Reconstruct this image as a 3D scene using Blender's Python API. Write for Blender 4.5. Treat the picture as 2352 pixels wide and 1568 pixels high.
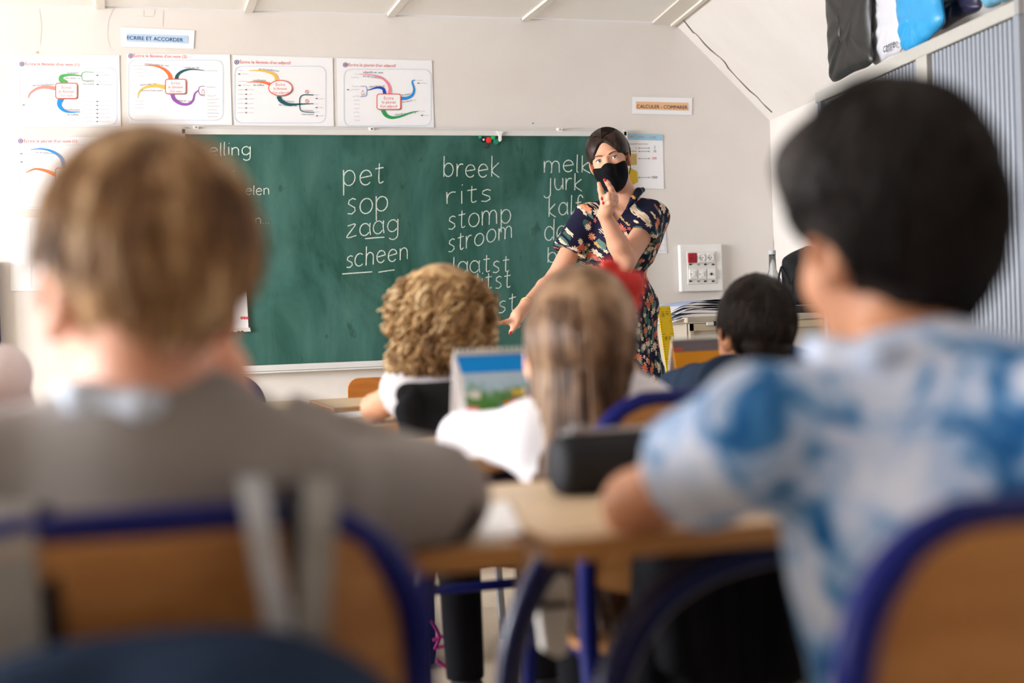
import bpy, bmesh, math, random
import numpy as np
from mathutils import Vector, Matrix

for _o in list(bpy.data.objects):
    bpy.data.objects.remove(_o)
SC = bpy.context.scene
COL = SC.collection
random.seed(7)
RNG = np.random.default_rng(7)
A3 = np.array

# ---------------------------------------------------------------- camera
FPX = 3136.0                       # focal length in pixels of the 2352 x 1568 frame


def nrm(v):
    v = np.asarray(v, float)
    return v / np.linalg.norm(v)


_up = -nrm([.035, 1, 37.2 / FPX])
_vx = nrm([11014, -422.7, FPX])
_vx = nrm(_vx - _up * (_vx @ _up))
_vy = np.cross(_up, _vx)
CM = A3([_vx, _vy, _up])           # world = CM @ camera (x right, y down, z forward)
CAM = A3([0, 0, .91])
YW = 5.889                         # front wall plane

cd = bpy.data.cameras.new('camera')
cam = bpy.data.objects.new('camera', cd)
COL.objects.link(cam)
_r, _d, _f = CM[:, 0], CM[:, 1], CM[:, 2]
cam.matrix_world = Matrix(((_r[0], -_d[0], -_f[0], 0), (_r[1], -_d[1], -_f[1], 0), (_r[2], -_d[2], -_f[2], .91), (0, 0, 0, 1)))
cd.sensor_width = 36
cd.lens = FPX * 36 / 2352
cd.clip_start = .05
cd.dof.use_dof = True
cd.dof.focus_distance = 5.25
cd.dof.aperture_fstop = 2.1
SC.camera = cam

SC.view_settings.view_transform = 'Standard'
SC.view_settings.look = 'None'
SC.view_settings.gamma = 1
SC.view_settings.use_curve_mapping = False
SC.view_settings.exposure = 0.22

# ---------------------------------------------------------------- light: overcast daylight through the left windows
wd = bpy.data.worlds.new('sky')
SC.world = wd
wd.use_nodes = True
wd.node_tree.nodes['Background'].inputs[0].default_value = (.80, .88, 1, 1)
wd.node_tree.nodes['Background'].inputs[1].default_value = 1.0

WINS = [(1.55, 2.75), (3.0, 4.2), (4.45, 5.65)]     # left windows, y ranges
XL = -5.2
WZ0, WZ1 = .85, 2.1


def area(name, loc, direction, sx, sy, power, col=(1, 1, 1)):
    l = bpy.data.lights.new(name, 'AREA')
    l.shape = 'RECTANGLE'
    l.size, l.size_y = sx, sy
    l.energy = power
    l.color = col
    o = bpy.data.objects.new(name, l)
    COL.objects.link(o)
    o.location = loc
    o.rotation_euler = Vector(direction).to_track_quat('-Z', 'Y').to_euler()
    return o


for _i, (_a, _b) in enumerate(WINS):
    area('window_daylight', (XL - .12, (_a + _b) / 2, (WZ0 + WZ1) / 2), (1, 0, -.12), WZ1 - WZ0, _b - _a, (240, 270, 105)[_i], (.93, .965, 1))


# ---------------------------------------------------------------- pixel helpers: measured photograph points -> places in the room
def ray(px, py):
    return CM @ A3([(px - 1176) / FPX, (py - 784) / FPX, 1])


def PT(px, py, d):
    return CAM + ray(px, py) * d


def ZP(px, py, z):
    r = ray(px, py)
    return CAM + r * ((z - .91) / r[2])


def W(px, py, o=0.0):
    r = ray(px, py)
    return CAM + r * ((YW - o) / r[1])


# ---------------------------------------------------------------- materials
def lin(c):
    return tuple(((v / 255) / 12.92 if v / 255 <= .04045 else ((v / 255 + .055) / 1.055) ** 2.4) for v in c)


MATS = {}


class NT:
    def __init__(s, m):
        s.t = m.node_tree
        s.n = s.t.nodes

    def new(s, typ, **kw):
        nd = s.n.new(typ)
        for k, v in kw.items():
            if k.startswith('i_'):
                nd.inputs[k[2:].replace('_', ' ')].default_value = v
            else:
                setattr(nd, k, v)
        return nd

    def link(s, a, b):
        s.t.links.new(a, b)

    def math(s, op, a, b=None, c=None):
        nd = s.n.new('ShaderNodeMath')
        nd.operation = op
        for i, v in enumerate((a, b, c)):
            if v is None:
                continue
            if isinstance(v, (int, float)):
                nd.inputs[i].default_value = v
            else:
                s.link(v, nd.inputs[i])
        return nd.outputs[0]

    def mix(s, fac, a, b):
        nd = s.n.new('ShaderNodeMix')
        nd.data_type = 'RGBA'
        for sock, v in ((nd.inputs[0], fac), (nd.inputs[6], a), (nd.inputs[7], b)):
            if isinstance(v, (int, float)):
                sock.default_value = v
            elif isinstance(v, tuple):
                sock.default_value = (*v, 1) if len(v) == 3 else v
            else:
                s.link(v, sock)
        return nd.outputs[2]

    def coord(s, scale=(1, 1, 1)):
        tc = s.n.new('ShaderNodeTexCoord')
        mp = s.n.new('ShaderNodeMapping')
        mp.inputs['Scale'].default_value = scale
        s.link(tc.outputs['Object'], mp.inputs['Vector'])
        return mp.outputs[0]

    def noise(s, vec, scale, detail=3, rough=.55, dist=0):
        nd = s.n.new('ShaderNodeTexNoise')
        nd.inputs['Scale'].default_value = scale
        nd.inputs['Detail'].default_value = detail
        nd.inputs['Roughness'].default_value = rough
        nd.inputs['Distortion'].default_value = dist
        s.link(vec, nd.inputs['Vector'])
        return nd.outputs[0]

    def ramp(s, fac, stops, mode='LINEAR'):
        nd = s.n.new('ShaderNodeValToRGB')
        nd.color_ramp.interpolation = mode
        el = nd.color_ramp.elements
        while len(el) < len(stops):
            el.new(.5)
        for e, (p, c) in zip(el, stops):
            e.position = p
            e.color = (*c, 1) if len(c) == 3 else c
        s.link(fac, nd.inputs[0])
        return nd.outputs[0]

    def step(s, fac, lo, hi):
        nd = s.n.new('ShaderNodeMapRange')
        nd.inputs[1].default_value = lo
        nd.inputs[2].default_value = hi
        s.link(fac, nd.inputs[0])
        return nd.outputs[0]


def mat(name, rgb, rough=.6, spec=.4, var=.08, scale=30, stretch=(1, 1, 1), bump=0, bscale=200, metal=0, sss=0, trans=0, sheen=0):
    """plain procedural material: base colour with mottled variation and optional fine relief"""
    if name in MATS:
        return MATS[name]
    m = bpy.data.materials.new(name)
    m.use_nodes = True
    t = NT(m)
    b = t.n['Principled BSDF']
    c = lin(rgb)
    vec = t.coord(stretch)
    nz = t.noise(vec, scale)
    t.link(t.mix(nz, tuple(v * (1 - var) for v in c), tuple(min(1, v * (1 + var)) for v in c)), b.inputs['Base Color'])
    b.inputs['Roughness'].default_value = rough
    b.inputs['Specular IOR Level'].default_value = spec
    b.inputs['Metallic'].default_value = metal
    if sss:
        b.inputs['Subsurface Weight'].default_value = sss
        b.inputs['Subsurface Radius'].default_value = (1, .32, .18)
        b.inputs['Subsurface Scale'].default_value = .012
    if trans:
        b.inputs['Transmission Weight'].default_value = trans
    if sheen:
        b.inputs['Sheen Weight'].default_value = sheen
    if bump:
        bp = t.new('ShaderNodeBump')
        bp.inputs['Strength'].default_value = bump
        bp.inputs['Distance'].default_value = .002
        t.link(t.noise(vec, bscale), bp.inputs['Height'])
        t.link(bp.outputs[0], b.inputs['Normal'])
    MATS[name] = m
    return m


def custom(name, rough=.7, spec=.3):
    m = bpy.data.materials.new(name)
    m.use_nodes = True
    t = NT(m)
    b = t.n['Principled BSDF']
    b.inputs['Roughness'].default_value = rough
    b.inputs['Specular IOR Level'].default_value = spec
    MATS[name] = m
    return m, t, b


# ---------------------------------------------------------------- object helpers
ORG = {}


def tag(o, label=None, cat=None, group=None, kind=None):
    for k, v in (('label', label), ('category', cat), ('group', group), ('kind', kind)):
        if v:
            o[k] = v
    return o


def empty(name, loc, label=None, cat=None, group=None, rz=0):
    o = bpy.data.objects.new(name, None)
    COL.objects.link(o)
    o.empty_display_size = .05
    o.location = tuple(loc)
    o.rotation_euler = (0, 0, rz)
    ORG[o.name] = A3(loc, float) if rz == 0 else np.zeros(3)
    tag(o, label, cat, group)
    return o


def obj(name, verts, faces, m, parent=None, smooth=False, origin=None):
    """one mesh object; verts are world coordinates unless the parent is a rotated / local root"""
    verts = np.asarray(verts, float)
    if parent is not None:
        org = ORG[parent.name]
    else:
        org = A3(origin, float) if origin is not None else A3([(verts[:, 0].min() + verts[:, 0].max()) / 2, (verts[:, 1].min() + verts[:, 1].max()) / 2, verts[:, 2].min()])
    me = bpy.data.meshes.new(name)
    me.from_pydata((verts - org).tolist(), [], faces if isinstance(faces, list) else faces.tolist())
    me.update()
    if smooth:
        me.polygons.foreach_set('use_smooth', [True] * len(me.polygons))
    if m is not None:
        me.materials.append(m)
    o = bpy.data.objects.new(name, me)
    COL.objects.link(o)
    if parent is not None:
        o.parent = parent
    else:
        o.location = tuple(org)
    ORG[o.name] = org
    return o


def dup(o, parent=None):
    c = o.copy()
    COL.objects.link(c)
    if parent is not None:
        c.parent = parent
    for ch in [x for x in bpy.data.objects if x.parent == o]:
        dup(ch, c)
    return c


def basis(d, ref=(0, 0, 1)):
    d = nrm(d)
    ref = A3(ref, float)
    if abs(d @ ref) > .97:
        ref = A3([1., 0, 0])
    a = nrm(np.cross(ref, d))
    return a, np.cross(d, a)


class MB:
    """collects shapes for ONE mesh"""

    def __init__(s):
        s.v, s.f = [], []

    def add(s, v, f):
        n = len(s.v)
        s.v += [tuple(map(float, p)) for p in v]
        s.f += [tuple(i + n for i in q) for q in f]
        return s

    def box(s, c, size, R=None, bev=0.0):
        c = A3(c, float)
        h = A3(size, float) / 2
        R = np.eye(3) if R is None else R
        if bev <= 0:
            P = [A3([x, y, z]) * h for x in (-1, 1) for y in (-1, 1) for z in (-1, 1)]
            F = [(0, 1, 3, 2), (4, 6, 7, 5), (0, 4, 5, 1), (2, 3, 7, 6), (0, 2, 6, 4), (1, 5, 7, 3)]
            return s.add([c + R @ p for p in P], F)
        bm = bmesh.new()
        bmesh.ops.create_cube(bm, size=1)
        for q in bm.verts:
            q.co = Vector(q.co[i] * size[i] for i in range(3))
        bmesh.ops.bevel(bm, geom=bm.edges[:], offset=bev, segments=2, profile=.6, affect='EDGES')
        bm.verts.index_update()
        s.add([c + R @ A3(q.co) for q in bm.verts], [tuple(q.index for q in f.verts) for f in bm.faces])
        bm.free()
        return s

    def tube(s, pts, r, n=10, cap=True, ref=(0, 0, 1), flat=1.0):
        pts = [A3(p, float) for p in pts]
        rs = r if hasattr(r, '__len__') else [r] * len(pts)
        V, Fc = [], []
        a = None
        for i, p in enumerate(pts):
            d = nrm(pts[min(i + 1, len(pts) - 1)] - pts[max(i - 1, 0)])
            if a is None:
                a, b = basis(d, ref)
            else:
                a = nrm(a - d * (a @ d))
                b = np.cross(d, a)
            for k in range(n):
                t = 2 * math.pi * k / n
                V.append(p + (a * math.cos(t) + b * math.sin(t) * flat) * rs[i])
        for i in range(len(pts) - 1):
            for k in range(n):
                Fc.append((i * n + k, i * n + (k + 1) % n, (i + 1) * n + (k + 1) % n, (i + 1) * n + k))
        if cap:
            Fc.append(tuple(range(n))[::-1])
            Fc.append(tuple((len(pts) - 1) * n + k for k in range(n)))
        return s.add(V, Fc)

    def prism(s, poly, ext):
        """polygon of 3D points extruded by vector ext"""
        poly = [A3(p, float) for p in poly]
        n = len(poly)
        e = A3(ext, float)
        nn = np.zeros(3)
        for i in range(1, n - 1):
            nn = nn + np.cross(poly[i] - poly[0], poly[i + 1] - poly[0])
        if nn @ e > 0:
            poly = poly[::-1]
        return s.add(poly + [p + e for p in poly], [tuple(range(n)), tuple(range(2 * n - 1, n - 1, -1))] + [(i, i + n, (i + 1) % n + n, (i + 1) % n) for i in range(n)])

    def lathe(s, c, prof, n=24, R=None):
        c = A3(c, float)
        R = np.eye(3) if R is None else R
        V, Fc = [], []
        for (r, z) in prof:
            for k in range(n):
                t = 2 * math.pi * k / n
                V.append(c + R @ A3([r * math.cos(t), r * math.sin(t), z]))
        for i in range(len(prof) - 1):
            for k in range(n):
                Fc.append((i * n + k, i * n + (k + 1) % n, (i + 1) * n + (k + 1) % n, (i + 1) * n + k))
        Fc.append(tuple(range(n))[::-1])
        Fc.append(tuple((len(prof) - 1) * n + k for k in range(n)))
        return s.add(V, Fc)

    def build(s, name, m, parent=None, smooth=False, origin=None):
        return obj(name, s.v, s.f, m, parent, smooth, origin)


def spline(pts, n=8, closed=False):
    """Catmull-Rom through points"""
    P = [A3(p, float) for p in pts]
    out = []
    N = len(P)
    for i in range(N if closed else N - 1):
        p1, p2 = P[i], P[(i + 1) % N]
        p0 = P[i - 1] if (closed or i > 0) else 2 * p1 - p2
        p3 = P[(i + 2) % N] if (closed or i + 2 < N) else 2 * p2 - p1
        for k in range(n):
            t = k / n
            out.append(.5 * ((2 * p1) + (p2 - p0) * t + (2 * p0 - 5 * p1 + 4 * p2 - p3) * t * t + (3 * p1 - p0 - 3 * p2 + p3) * t ** 3))
    if not closed:
        out.append(P[-1])
    return out


# ---------------------------------------------------------------- smooth solids (implicit shapes -> one continuous mesh)
class SDF:
    def __init__(s):
        s.ops = []

    def _add(s, f, lo, hi, k, op):
        s.ops.append((op, f, np.asarray(lo, float), np.asarray(hi, float), k))
        return s

    def ell(s, c, r, R=None, k=.02, op='u'):
        c = np.asarray(c, float)
        r = np.asarray(r, float)
        R = np.eye(3) if R is None else np.asarray(R, float)
        e = np.sqrt(((R * r) ** 2).sum(1))

        def f(x, y, z):
            x, y, z = x - c[0], y - c[1], z - c[2]
            l = [x * R[0, i] + y * R[1, i] + z * R[2, i] for i in range(3)]
            k0 = np.sqrt(sum((l[i] / r[i]) ** 2 for i in range(3))) + 1e-9
            k1 = np.sqrt(sum((l[i] / r[i] ** 2) ** 2 for i in range(3))) + 1e-9
            return k0 * (k0 - 1) / k1
        return s._add(f, c - e, c + e, k, op)

    def cone(s, a, b, ra, rb, k=.02, op='u'):
        a = np.asarray(a, float)
        b = np.asarray(b, float)
        ba = b - a
        L = ba @ ba + 1e-12
        R = max(ra, rb)

        def f(x, y, z):
            x, y, z = x - a[0], y - a[1], z - a[2]
            h = np.clip((x * ba[0] + y * ba[1] + z * ba[2]) / L, 0, 1)
            return np.sqrt((x - h * ba[0]) ** 2 + (y - h * ba[1]) ** 2 + (z - h * ba[2]) ** 2) - (ra + h * (rb - ra))
        return s._add(f, np.minimum(a, b) - R, np.maximum(a, b) + R, k, op)

    def chain(s, pts, rs, k=.02):
        for i in range(len(pts) - 1):
            s.cone(pts[i], pts[i + 1], rs[i], rs[i + 1], k)
        return s

    def box(s, c, h, rad=.01, R=None, k=.02, op='u'):
        c = np.asarray(c, float)
        h = np.asarray(h, float) - rad
        R = np.eye(3) if R is None else np.asarray(R, float)
        e = np.abs(R) @ (h + rad)

        def f(x, y, z):
            x, y, z = x - c[0], y - c[1], z - c[2]
            q = [np.abs(x * R[0, i] + y * R[1, i] + z * R[2, i]) - h[i] for i in range(3)]
            o = np.sqrt(sum(np.maximum(v, 0) ** 2 for v in q))
            return o + np.minimum(np.maximum(q[0], np.maximum(q[1], q[2])), 0) - rad
        return s._add(f, c - e, c + e, k, op)

    def half(s, p, n, k=.004):
        """keep only the side of the plane that n points away from"""
        p = np.asarray(p, float)
        n = nrm(n)
        return s._add(lambda x, y, z: (x - p[0]) * n[0] + (y - p[1]) * n[1] + (z - p[2]) * n[2], [0] * 3, [0] * 3, k, 'i')

    def fn(s, f, k=.004, op='i'):
        return s._add(f, [0] * 3, [0] * 3, k, op)

    def bounds(s):
        lo = np.min([o[2] for o in s.ops if o[0] == 'u'], 0)
        hi = np.max([o[3] for o in s.ops if o[0] == 'u'], 0)
        return lo, hi

    def grid(s, vox, lo, hi):
        ax = [np.arange(lo[i], hi[i] + vox, vox, dtype=np.float32) for i in range(3)]
        d = np.full([len(a) for a in ax], 1.0, np.float32)
        for op, f, l, h, k in s.ops:
            if op in ('u', 'd'):
                pad = k + 4 * vox
                sl = []
                for i in range(3):
                    a = max(0, int((l[i] - pad - lo[i]) / vox))
                    b = min(len(ax[i]), int((h[i] + pad - lo[i]) / vox) + 2)
                    sl.append(slice(a, max(a, b)))
                if any(q.stop <= q.start for q in sl):
                    continue
                sl = tuple(sl)
            else:
                sl = (slice(None),) * 3
            x = ax[0][sl[0]][:, None, None]
            y = ax[1][sl[1]][None, :, None]
            z = ax[2][sl[2]][None, None, :]
            p = f(x, y, z)
            a = d[sl]
            if op == 'u':
                t = np.clip(.5 + .5 * (p - a) / k, 0, 1)
                d[sl] = p * (1 - t) + a * t - k * t * (1 - t)
            else:
                q = p if op == 'i' else -p
                t = np.clip(.5 - .5 * (q - a) / k, 0, 1)
                d[sl] = q * (1 - t) + a * t + k * t * (1 - t)
        return ax, d

    def surf(s, vox, lo=None, hi=None):
        if lo is None:
            lo, hi = s.bounds()
            lo = lo - 3 * vox - .014
            hi = hi + 3 * vox + .014
        ax, d = s.grid(vox, np.asarray(lo, float), np.asarray(hi, float))
        ins = d < 0
        cnt = np.zeros([n - 1 for n in d.shape], np.int8)
        for i in (0, 1):
            for j in (0, 1):
                for k in (0, 1):
                    cnt += ins[i:d.shape[0] - 1 + i, j:d.shape[1] - 1 + j, k:d.shape[2] - 1 + k]
        act = (cnt > 0) & (cnt < 8)
        idx = np.argwhere(act)
        if len(idx) == 0:
            return np.zeros((0, 3)), np.zeros((0, 4), int)
        num = np.full(act.shape, -1, np.int32)
        num[act] = np.arange(len(idx))
        corner = [(i, j, k) for i in (0, 1) for j in (0, 1) for k in (0, 1)]
        vals = {c: d[idx[:, 0] + c[0], idx[:, 1] + c[1], idx[:, 2] + c[2]] for c in corner}
        acc = np.zeros((len(idx), 3))
        n = np.zeros(len(idx))
        for c in corner:
            for a in range(3):
                if c[a] == 0:
                    e = list(c)
                    e[a] = 1
                    e = tuple(e)
                    v0, v1 = vals[c], vals[e]
                    m = (v0 < 0) != (v1 < 0)
                    t = np.where(m, v0 / np.where(m, v0 - v1, 1), 0)
                    p = np.tile(A3(c, float), (len(idx), 1))
                    p[:, a] = t
                    acc += p * m[:, None]
                    n += m
        V = (idx + acc / n[:, None]) * vox + A3([ax[0][0], ax[1][0], ax[2][0]], float)
        faces = []
        for a in range(3):
            b, c = (a + 1) % 3, (a + 2) % 3
            s0 = [slice(None)] * 3
            s1 = [slice(None)] * 3
            s0[a] = slice(0, -1)
            s1[a] = slice(1, None)
            i0, i1 = ins[tuple(s0)], ins[tuple(s1)]
            for flip, m in ((False, i0 & ~i1), (True, ~i0 & i1)):
                e = np.argwhere(m)
                ok = (e[:, b] > 0) & (e[:, c] > 0) & (e[:, b] < num.shape[b]) & (e[:, c] < num.shape[c])
                e = e[ok]
                q = []
                for (db, dc) in ((-1, -1), (0, -1), (0, 0), (-1, 0)):
                    g = e.copy()
                    g[:, b] += db
                    g[:, c] += dc
                    q.append(num[g[:, 0], g[:, 1], g[:, 2]])
                q = np.stack(q, 1)
                q = q[(q >= 0).all(1)]
                faces.append(q[:, ::-1] if flip else q)
        return V, np.concatenate(faces)

    def build(s, name, m, parent=None, vox=.006, boxes=None, origin=None):
        if boxes is None:
            V, Fc = s.surf(vox)
        else:
            Vs, Fs, n = [], [], 0
            for lo, hi, vx in boxes:
                v, f = s.surf(vx, lo, hi)
                Vs.append(v)
                Fs.append(f + n)
                n += len(v)
            V, Fc = np.concatenate(Vs), np.concatenate(Fs)
        return obj(name, V, Fc, m, parent, True, origin)


def strands(name, P, r0, r1, m, parent, sides=4, shape=None):
    """tapered hair locks; P is (strands, points, 3) in world coordinates"""
    S_, N, _ = P.shape
    T = np.gradient(P, axis=1)
    T /= np.linalg.norm(T, axis=2, keepdims=True) + 1e-9
    ref = A3([.31, .17, .93])
    a = np.cross(ref, T)
    a /= np.linalg.norm(a, axis=2, keepdims=True) + 1e-9
    b = np.cross(T, a)
    t = np.linspace(0, 1, N)
    rad = (r0 + (r1 - r0) * t) if shape is None else shape(t)
    rs = np.asarray(rad)[None, :, None] * RNG.uniform(.7, 1.3, (S_, 1, 1))
    V = np.stack([P + (a * math.cos(2 * math.pi * k / sides) + b * math.sin(2 * math.pi * k / sides)) * rs for k in range(sides)], 2)
    V = V.reshape(-1, 3)
    base = np.arange(S_)[:, None, None] * N * sides + np.arange(N - 1)[None, :, None] * sides
    k = np.arange(sides)[None, None, :]
    k2 = (k + 1) % sides
    F_ = np.stack([base + k, base + k2, base + sides + k2, base + sides + k], -1).reshape(-1, 4)
    return obj(name, V, F_, m, parent, True)
# ---------------------------------------------------------------- common materials
M_WALL, t, b = custom('wall_paint', .85, .2)
_v = t.coord()
t.link(t.mix(t.step(t.noise(_v, 2.2, 5, .6), .35, .75), lin((222, 215, 210)), lin((229, 224, 220))), b.inputs['Base Color'])
_bp = t.new('ShaderNodeBump')
_bp.inputs['Strength'].default_value = .12
_bp.inputs['Distance'].default_value = .003
t.link(t.noise(_v, 60, 4), _bp.inputs['Height'])
t.link(_bp.outputs[0], b.inputs['Normal'])
M_CEIL = mat('ceiling_panel_paint', (240, 237, 233), .8, .2, .03, 4)
M_BATTEN = mat('ceiling_batten_paint', (224, 218, 208), .6, .3, .04, 8)
M_DARK = mat('gap_shade', (58, 48, 56), .9, .1)  # shade of the narrow ceiling gaps, put into the colour
M_FLOOR, t, b = custom('floor_vinyl', .5, .4)
_v = t.coord((1, .18, 1))
t.link(t.mix(t.noise(_v, 26, 4), lin((196, 180, 158)), lin((214, 200, 180))), b.inputs['Base Color'])
M_PAPER = mat('white_paper', (240, 240, 244), .75, .2, .015, 12)
M_ALU = mat('pale_aluminium', (216, 214, 212), .45, .4, .03, 10)
M_WHITEPL = mat('white_plastic', (236, 234, 232), .35, .5, .02)
M_BLACKPL = mat('black_plastic', (22, 22, 25), .4, .5, .1)
M_BLUE = mat('blue_painted_steel', (2, 16, 96), .42, .22, .06)
M_STEEL = mat('brushed_steel', (170, 172, 178), .35, .5, .06, metal=.8)


def wood(name, c0, c1, sc=9, rough=.4, st=(1, 9, 9)):
    m, t, b = custom(name, rough, .4)
    v = t.coord(st)
    nz = t.noise(v, sc, 5, .6, .6)
    t.link(t.mix(t.step(nz, .3, .7), lin(c0), lin(c1)), b.inputs['Base Color'])
    return m


M_DESK = wood('beech_desk_laminate', (206, 178, 142), (222, 199, 167))
M_DESKEDGE = wood('desk_edge_wood', (176, 122, 66), (196, 144, 86))
M_PLY = wood('beech_plywood', (158, 106, 56), (178, 126, 72), 7, .45, (1.2, 8, 8))
M_PLY2 = wood('orange_plywood', (186, 112, 44), (204, 132, 60), 7, .45, (1.2, 8, 8))
M_BEIGE = mat('beige_cabinet_laminate', (196, 184, 164), .55, .3, .06, 140)
M_GREYSLAT = mat('grey_tambour_plastic', (140, 146, 157), .4, .4, .03)


def flat(name, rgb, rough=.7, var=.03):
    return mat(name, rgb, rough, .2, var, 40)


# ---------------------------------------------------------------- room shell
C1 = W(1548, 52)
C2 = W(1768, 277)
ZC = C1[2]
DS = nrm([.122, 1.005, 0])
NS = A3([-DS[1], DS[0], 0])
YB = -2.4


def SP(px, py, off):
    r = ray(px, py)
    return CAM + r * (((C2 + NS * off - CAM) @ NS) / (r @ NS))


def along(p, y):
    """slide along the right wall's direction to depth y"""
    return A3(p) + DS * ((y - p[1]) / DS[1])


def struct(o):
    o['kind'] = 'structure'
    return o


o = struct(MB().prism([(XL, YB, 0), (3.2, YB, 0), (3.2, YW, 0), (XL, YW, 0)], (0, 0, -.08)).build('floor', M_FLOOR))
WALLF = struct(MB().prism([(XL, YW, 0), (C2[0], YW, 0), (C2[0], YW, C2[2]), (C1[0], YW, ZC), (XL, YW, ZC + .0)], (0, .12, 0)).build('wall_front', M_WALL))
e0, e1 = along(C2, YB), C2
struct(MB().prism([(e0[0], e0[1], 0), (e1[0], e1[1], 0), tuple(e1), tuple(e0)], -NS * .12).build('wall_right', M_WALL))
f0, f1 = along(C1, YB), C1
nsl = np.cross(C1 - C2, DS)
nsl = nrm(nsl) * .1
if nsl[2] < 0:
    nsl = -nsl
struct(MB().prism([e0, e1, f1, f0], nsl).build('wall_right_slope', M_WALL))
struct(MB().prism([(XL, YB, 0), (e0[0], YB, 0), (e0[0], YB, C2[2]), (f0[0], YB, ZC), (XL, YB, ZC)], (0, -.12, 0)).build('wall_back', mat('back_wall_bounce_dark', (112, 88, 66), .9, .1, .15, 40)))  # unseen wall, coloured dark to cut light bounced from behind the camera
# ceiling slab with separate panels and battens
CEIL = struct(MB().prism([(XL, YB, ZC + .02), (f0[0], YB, ZC + .02), (C1[0], YW, ZC + .02), (XL, YW, ZC + .02)], (0, 0, .08)).build('ceiling', M_DARK))
bx = [W(231, 10)[0], W(570, 20)[0], W(897, 30)[0], W(1206, 39)[0], W(1500, 49)[0]]
pitch = bx[1] - bx[0]
xs = [bx[0] - pitch * k for k in range(6, 0, -1)] + bx
xs = [x for x in xs if x > XL + .1]
ed = [XL] + xs
for i in range(len(ed) - 1):
    y1 = YW - .006
    for k in range(7):
        y0 = max(YB, y1 - 1.2)
        MB().box(((ed[i] + ed[i + 1]) / 2, (y0 + y1) / 2, ZC + .009), (ed[i + 1] - ed[i] - .004, y1 - y0 - .003, .02)).build('ceiling_panel', M_CEIL, CEIL)
        y1 = y0
        if y1 <= YB:
            break
y1 = YW - .006
for k in range(7):
    y0 = max(YB, y1 - 1.2)
    x1a, x1b = along(C1, y1)[0] - .02, along(C1, y0)[0] - .02
    if x1b > ed[-1] + .02:
        MB().prism([(ed[-1] + .002, y0 + .003, ZC), (x1b, y0 + .003, ZC), (x1a, y1, ZC), (ed[-1] + .002, y1, ZC)], (0, 0, .018)).build('ceiling_panel', M_CEIL, CEIL)
    y1 = y0
    if y1 <= YB:
        break
for x in xs[:-1]:
    MB().box((x, (YB + YW) / 2, ZC - .006), (.034, YW - YB - .012, .012)).build('ceiling_batten', M_BATTEN, CEIL)
    MB().box((x, YW - .004, ZC - .005), (.034, .006, .011)).build('batten_gap_shade', M_DARK, CEIL)  # dark filler painting the gap's shade between batten and wall
a0, a1 = W(1497, 49), W(1545, 51.5)
MB().prism([a0 - A3([0, .005, 0]), a1 - A3([0, .005, 0]), along(a1, YB), along(a0, YB)], (0, 0, -.012)).build('ceiling_batten', M_BATTEN, CEIL)
MB().prism([a1 - A3([.014, .005, 0]), a1 - A3([-.006, .005, 0]), along(a1 + A3([.006, 0, 0]), YB), along(a1 - A3([.014, 0, 0]), YB)], (0, 0, -.022)).build('edge_moulding', M_BATTEN, CEIL)
# left wall with windows
mb = MB()
T = .22
ys = [YB] + [v for w_ in WINS for v in w_] + [YW]
for i in range(0, len(ys), 2):
    mb.box((XL - T / 2, (ys[i] + ys[i + 1]) / 2, ZC / 2), (T, ys[i + 1] - ys[i], ZC))
for (a_, b_) in WINS:
    mb.box((XL - T / 2, (a_ + b_) / 2, WZ0 / 2), (T, b_ - a_, WZ0))
    mb.box((XL - T / 2, (a_ + b_) / 2, (WZ1 + ZC) / 2), (T, b_ - a_, ZC - WZ1))
struct(mb.build('wall_left', M_WALL))
M_GLASS = mat('window_glass', (235, 240, 245), .02, .5, .01, trans=1)
for i, (a_, b_) in enumerate(WINS):
    mb = MB()
    x = XL - .18
    for yy in (a_ + .025, (a_ + b_) / 2, b_ - .025):
        mb.box((x, yy, (WZ0 + WZ1) / 2), (.05, .05, WZ1 - WZ0))
    for zz in (WZ0 + .025, WZ1 - .025):
        mb.box((x, (a_ + b_) / 2, zz), (.05, b_ - a_, .05))
    fr = struct(mb.build('window_%d' % (i + 1), M_WHITEPL))
    for h in (0, 1):
        y0_, y1_ = ((a_, (a_ + b_) / 2), ((a_ + b_) / 2, b_))[h]
        MB().box((x, (y0_ + y1_) / 2, (WZ0 + WZ1) / 2), (.006, y1_ - y0_ - .06, WZ1 - WZ0 - .06)).build('pane', M_GLASS, fr)
    MB().box((XL + .03, (a_ + b_) / 2, WZ0 - .015), (.14, b_ - a_ + .1, .03), bev=.004).build('window_sill', M_WHITEPL, fr)
# narrow navy pipe cover at the left end of the front wall
p0, p1 = W(-6, 560), W(-4, 900)
M_NAVY = mat('navy_paint', (26, 32, 84), .5, .4)
struct(MB().box(((p0[0] + p1[0]) / 2 - .018, YW - .025, .62), (.055, .05, 1.24), bev=.006).build('trim_1', M_NAVY))
# skirting
struct(MB().box(((XL + C2[0]) / 2, YW - .008, .045), (C2[0] - XL, .016, .09), bev=.003).build('baseboard_front', M_WHITEPL))


# ---------------------------------------------------------------- flat print on the front wall (all points are photograph measurements on the wall plane)
def ribbon(name, pts, w0, w1, m, parent, o, smooth=6, closed=False, raw=False):
    P = spline([(p[0], p[1], 0) for p in pts], smooth, closed) if smooth else [A3([p[0], p[1], 0]) for p in pts]
    if closed:
        P = P + [P[0]]
    V = []
    n = len(P)
    for i, p in enumerate(P):
        d = nrm(P[min(i + 1, n - 1)] - P[max(i - 1, 0)] + 1e-6)
        w = (w0 + (w1 - w0) * i / (n - 1)) / 2
        q = A3([-d[1], d[0], 0]) * w
        V += [W(p[0] + q[0], p[1] + q[1], o), W(p[0] - q[0], p[1] - q[1], o)]
    return obj(name, V, [(2 * i, 2 * i + 1, 2 * i + 3, 2 * i + 2) for i in range(n - 1)], m, parent)


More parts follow.
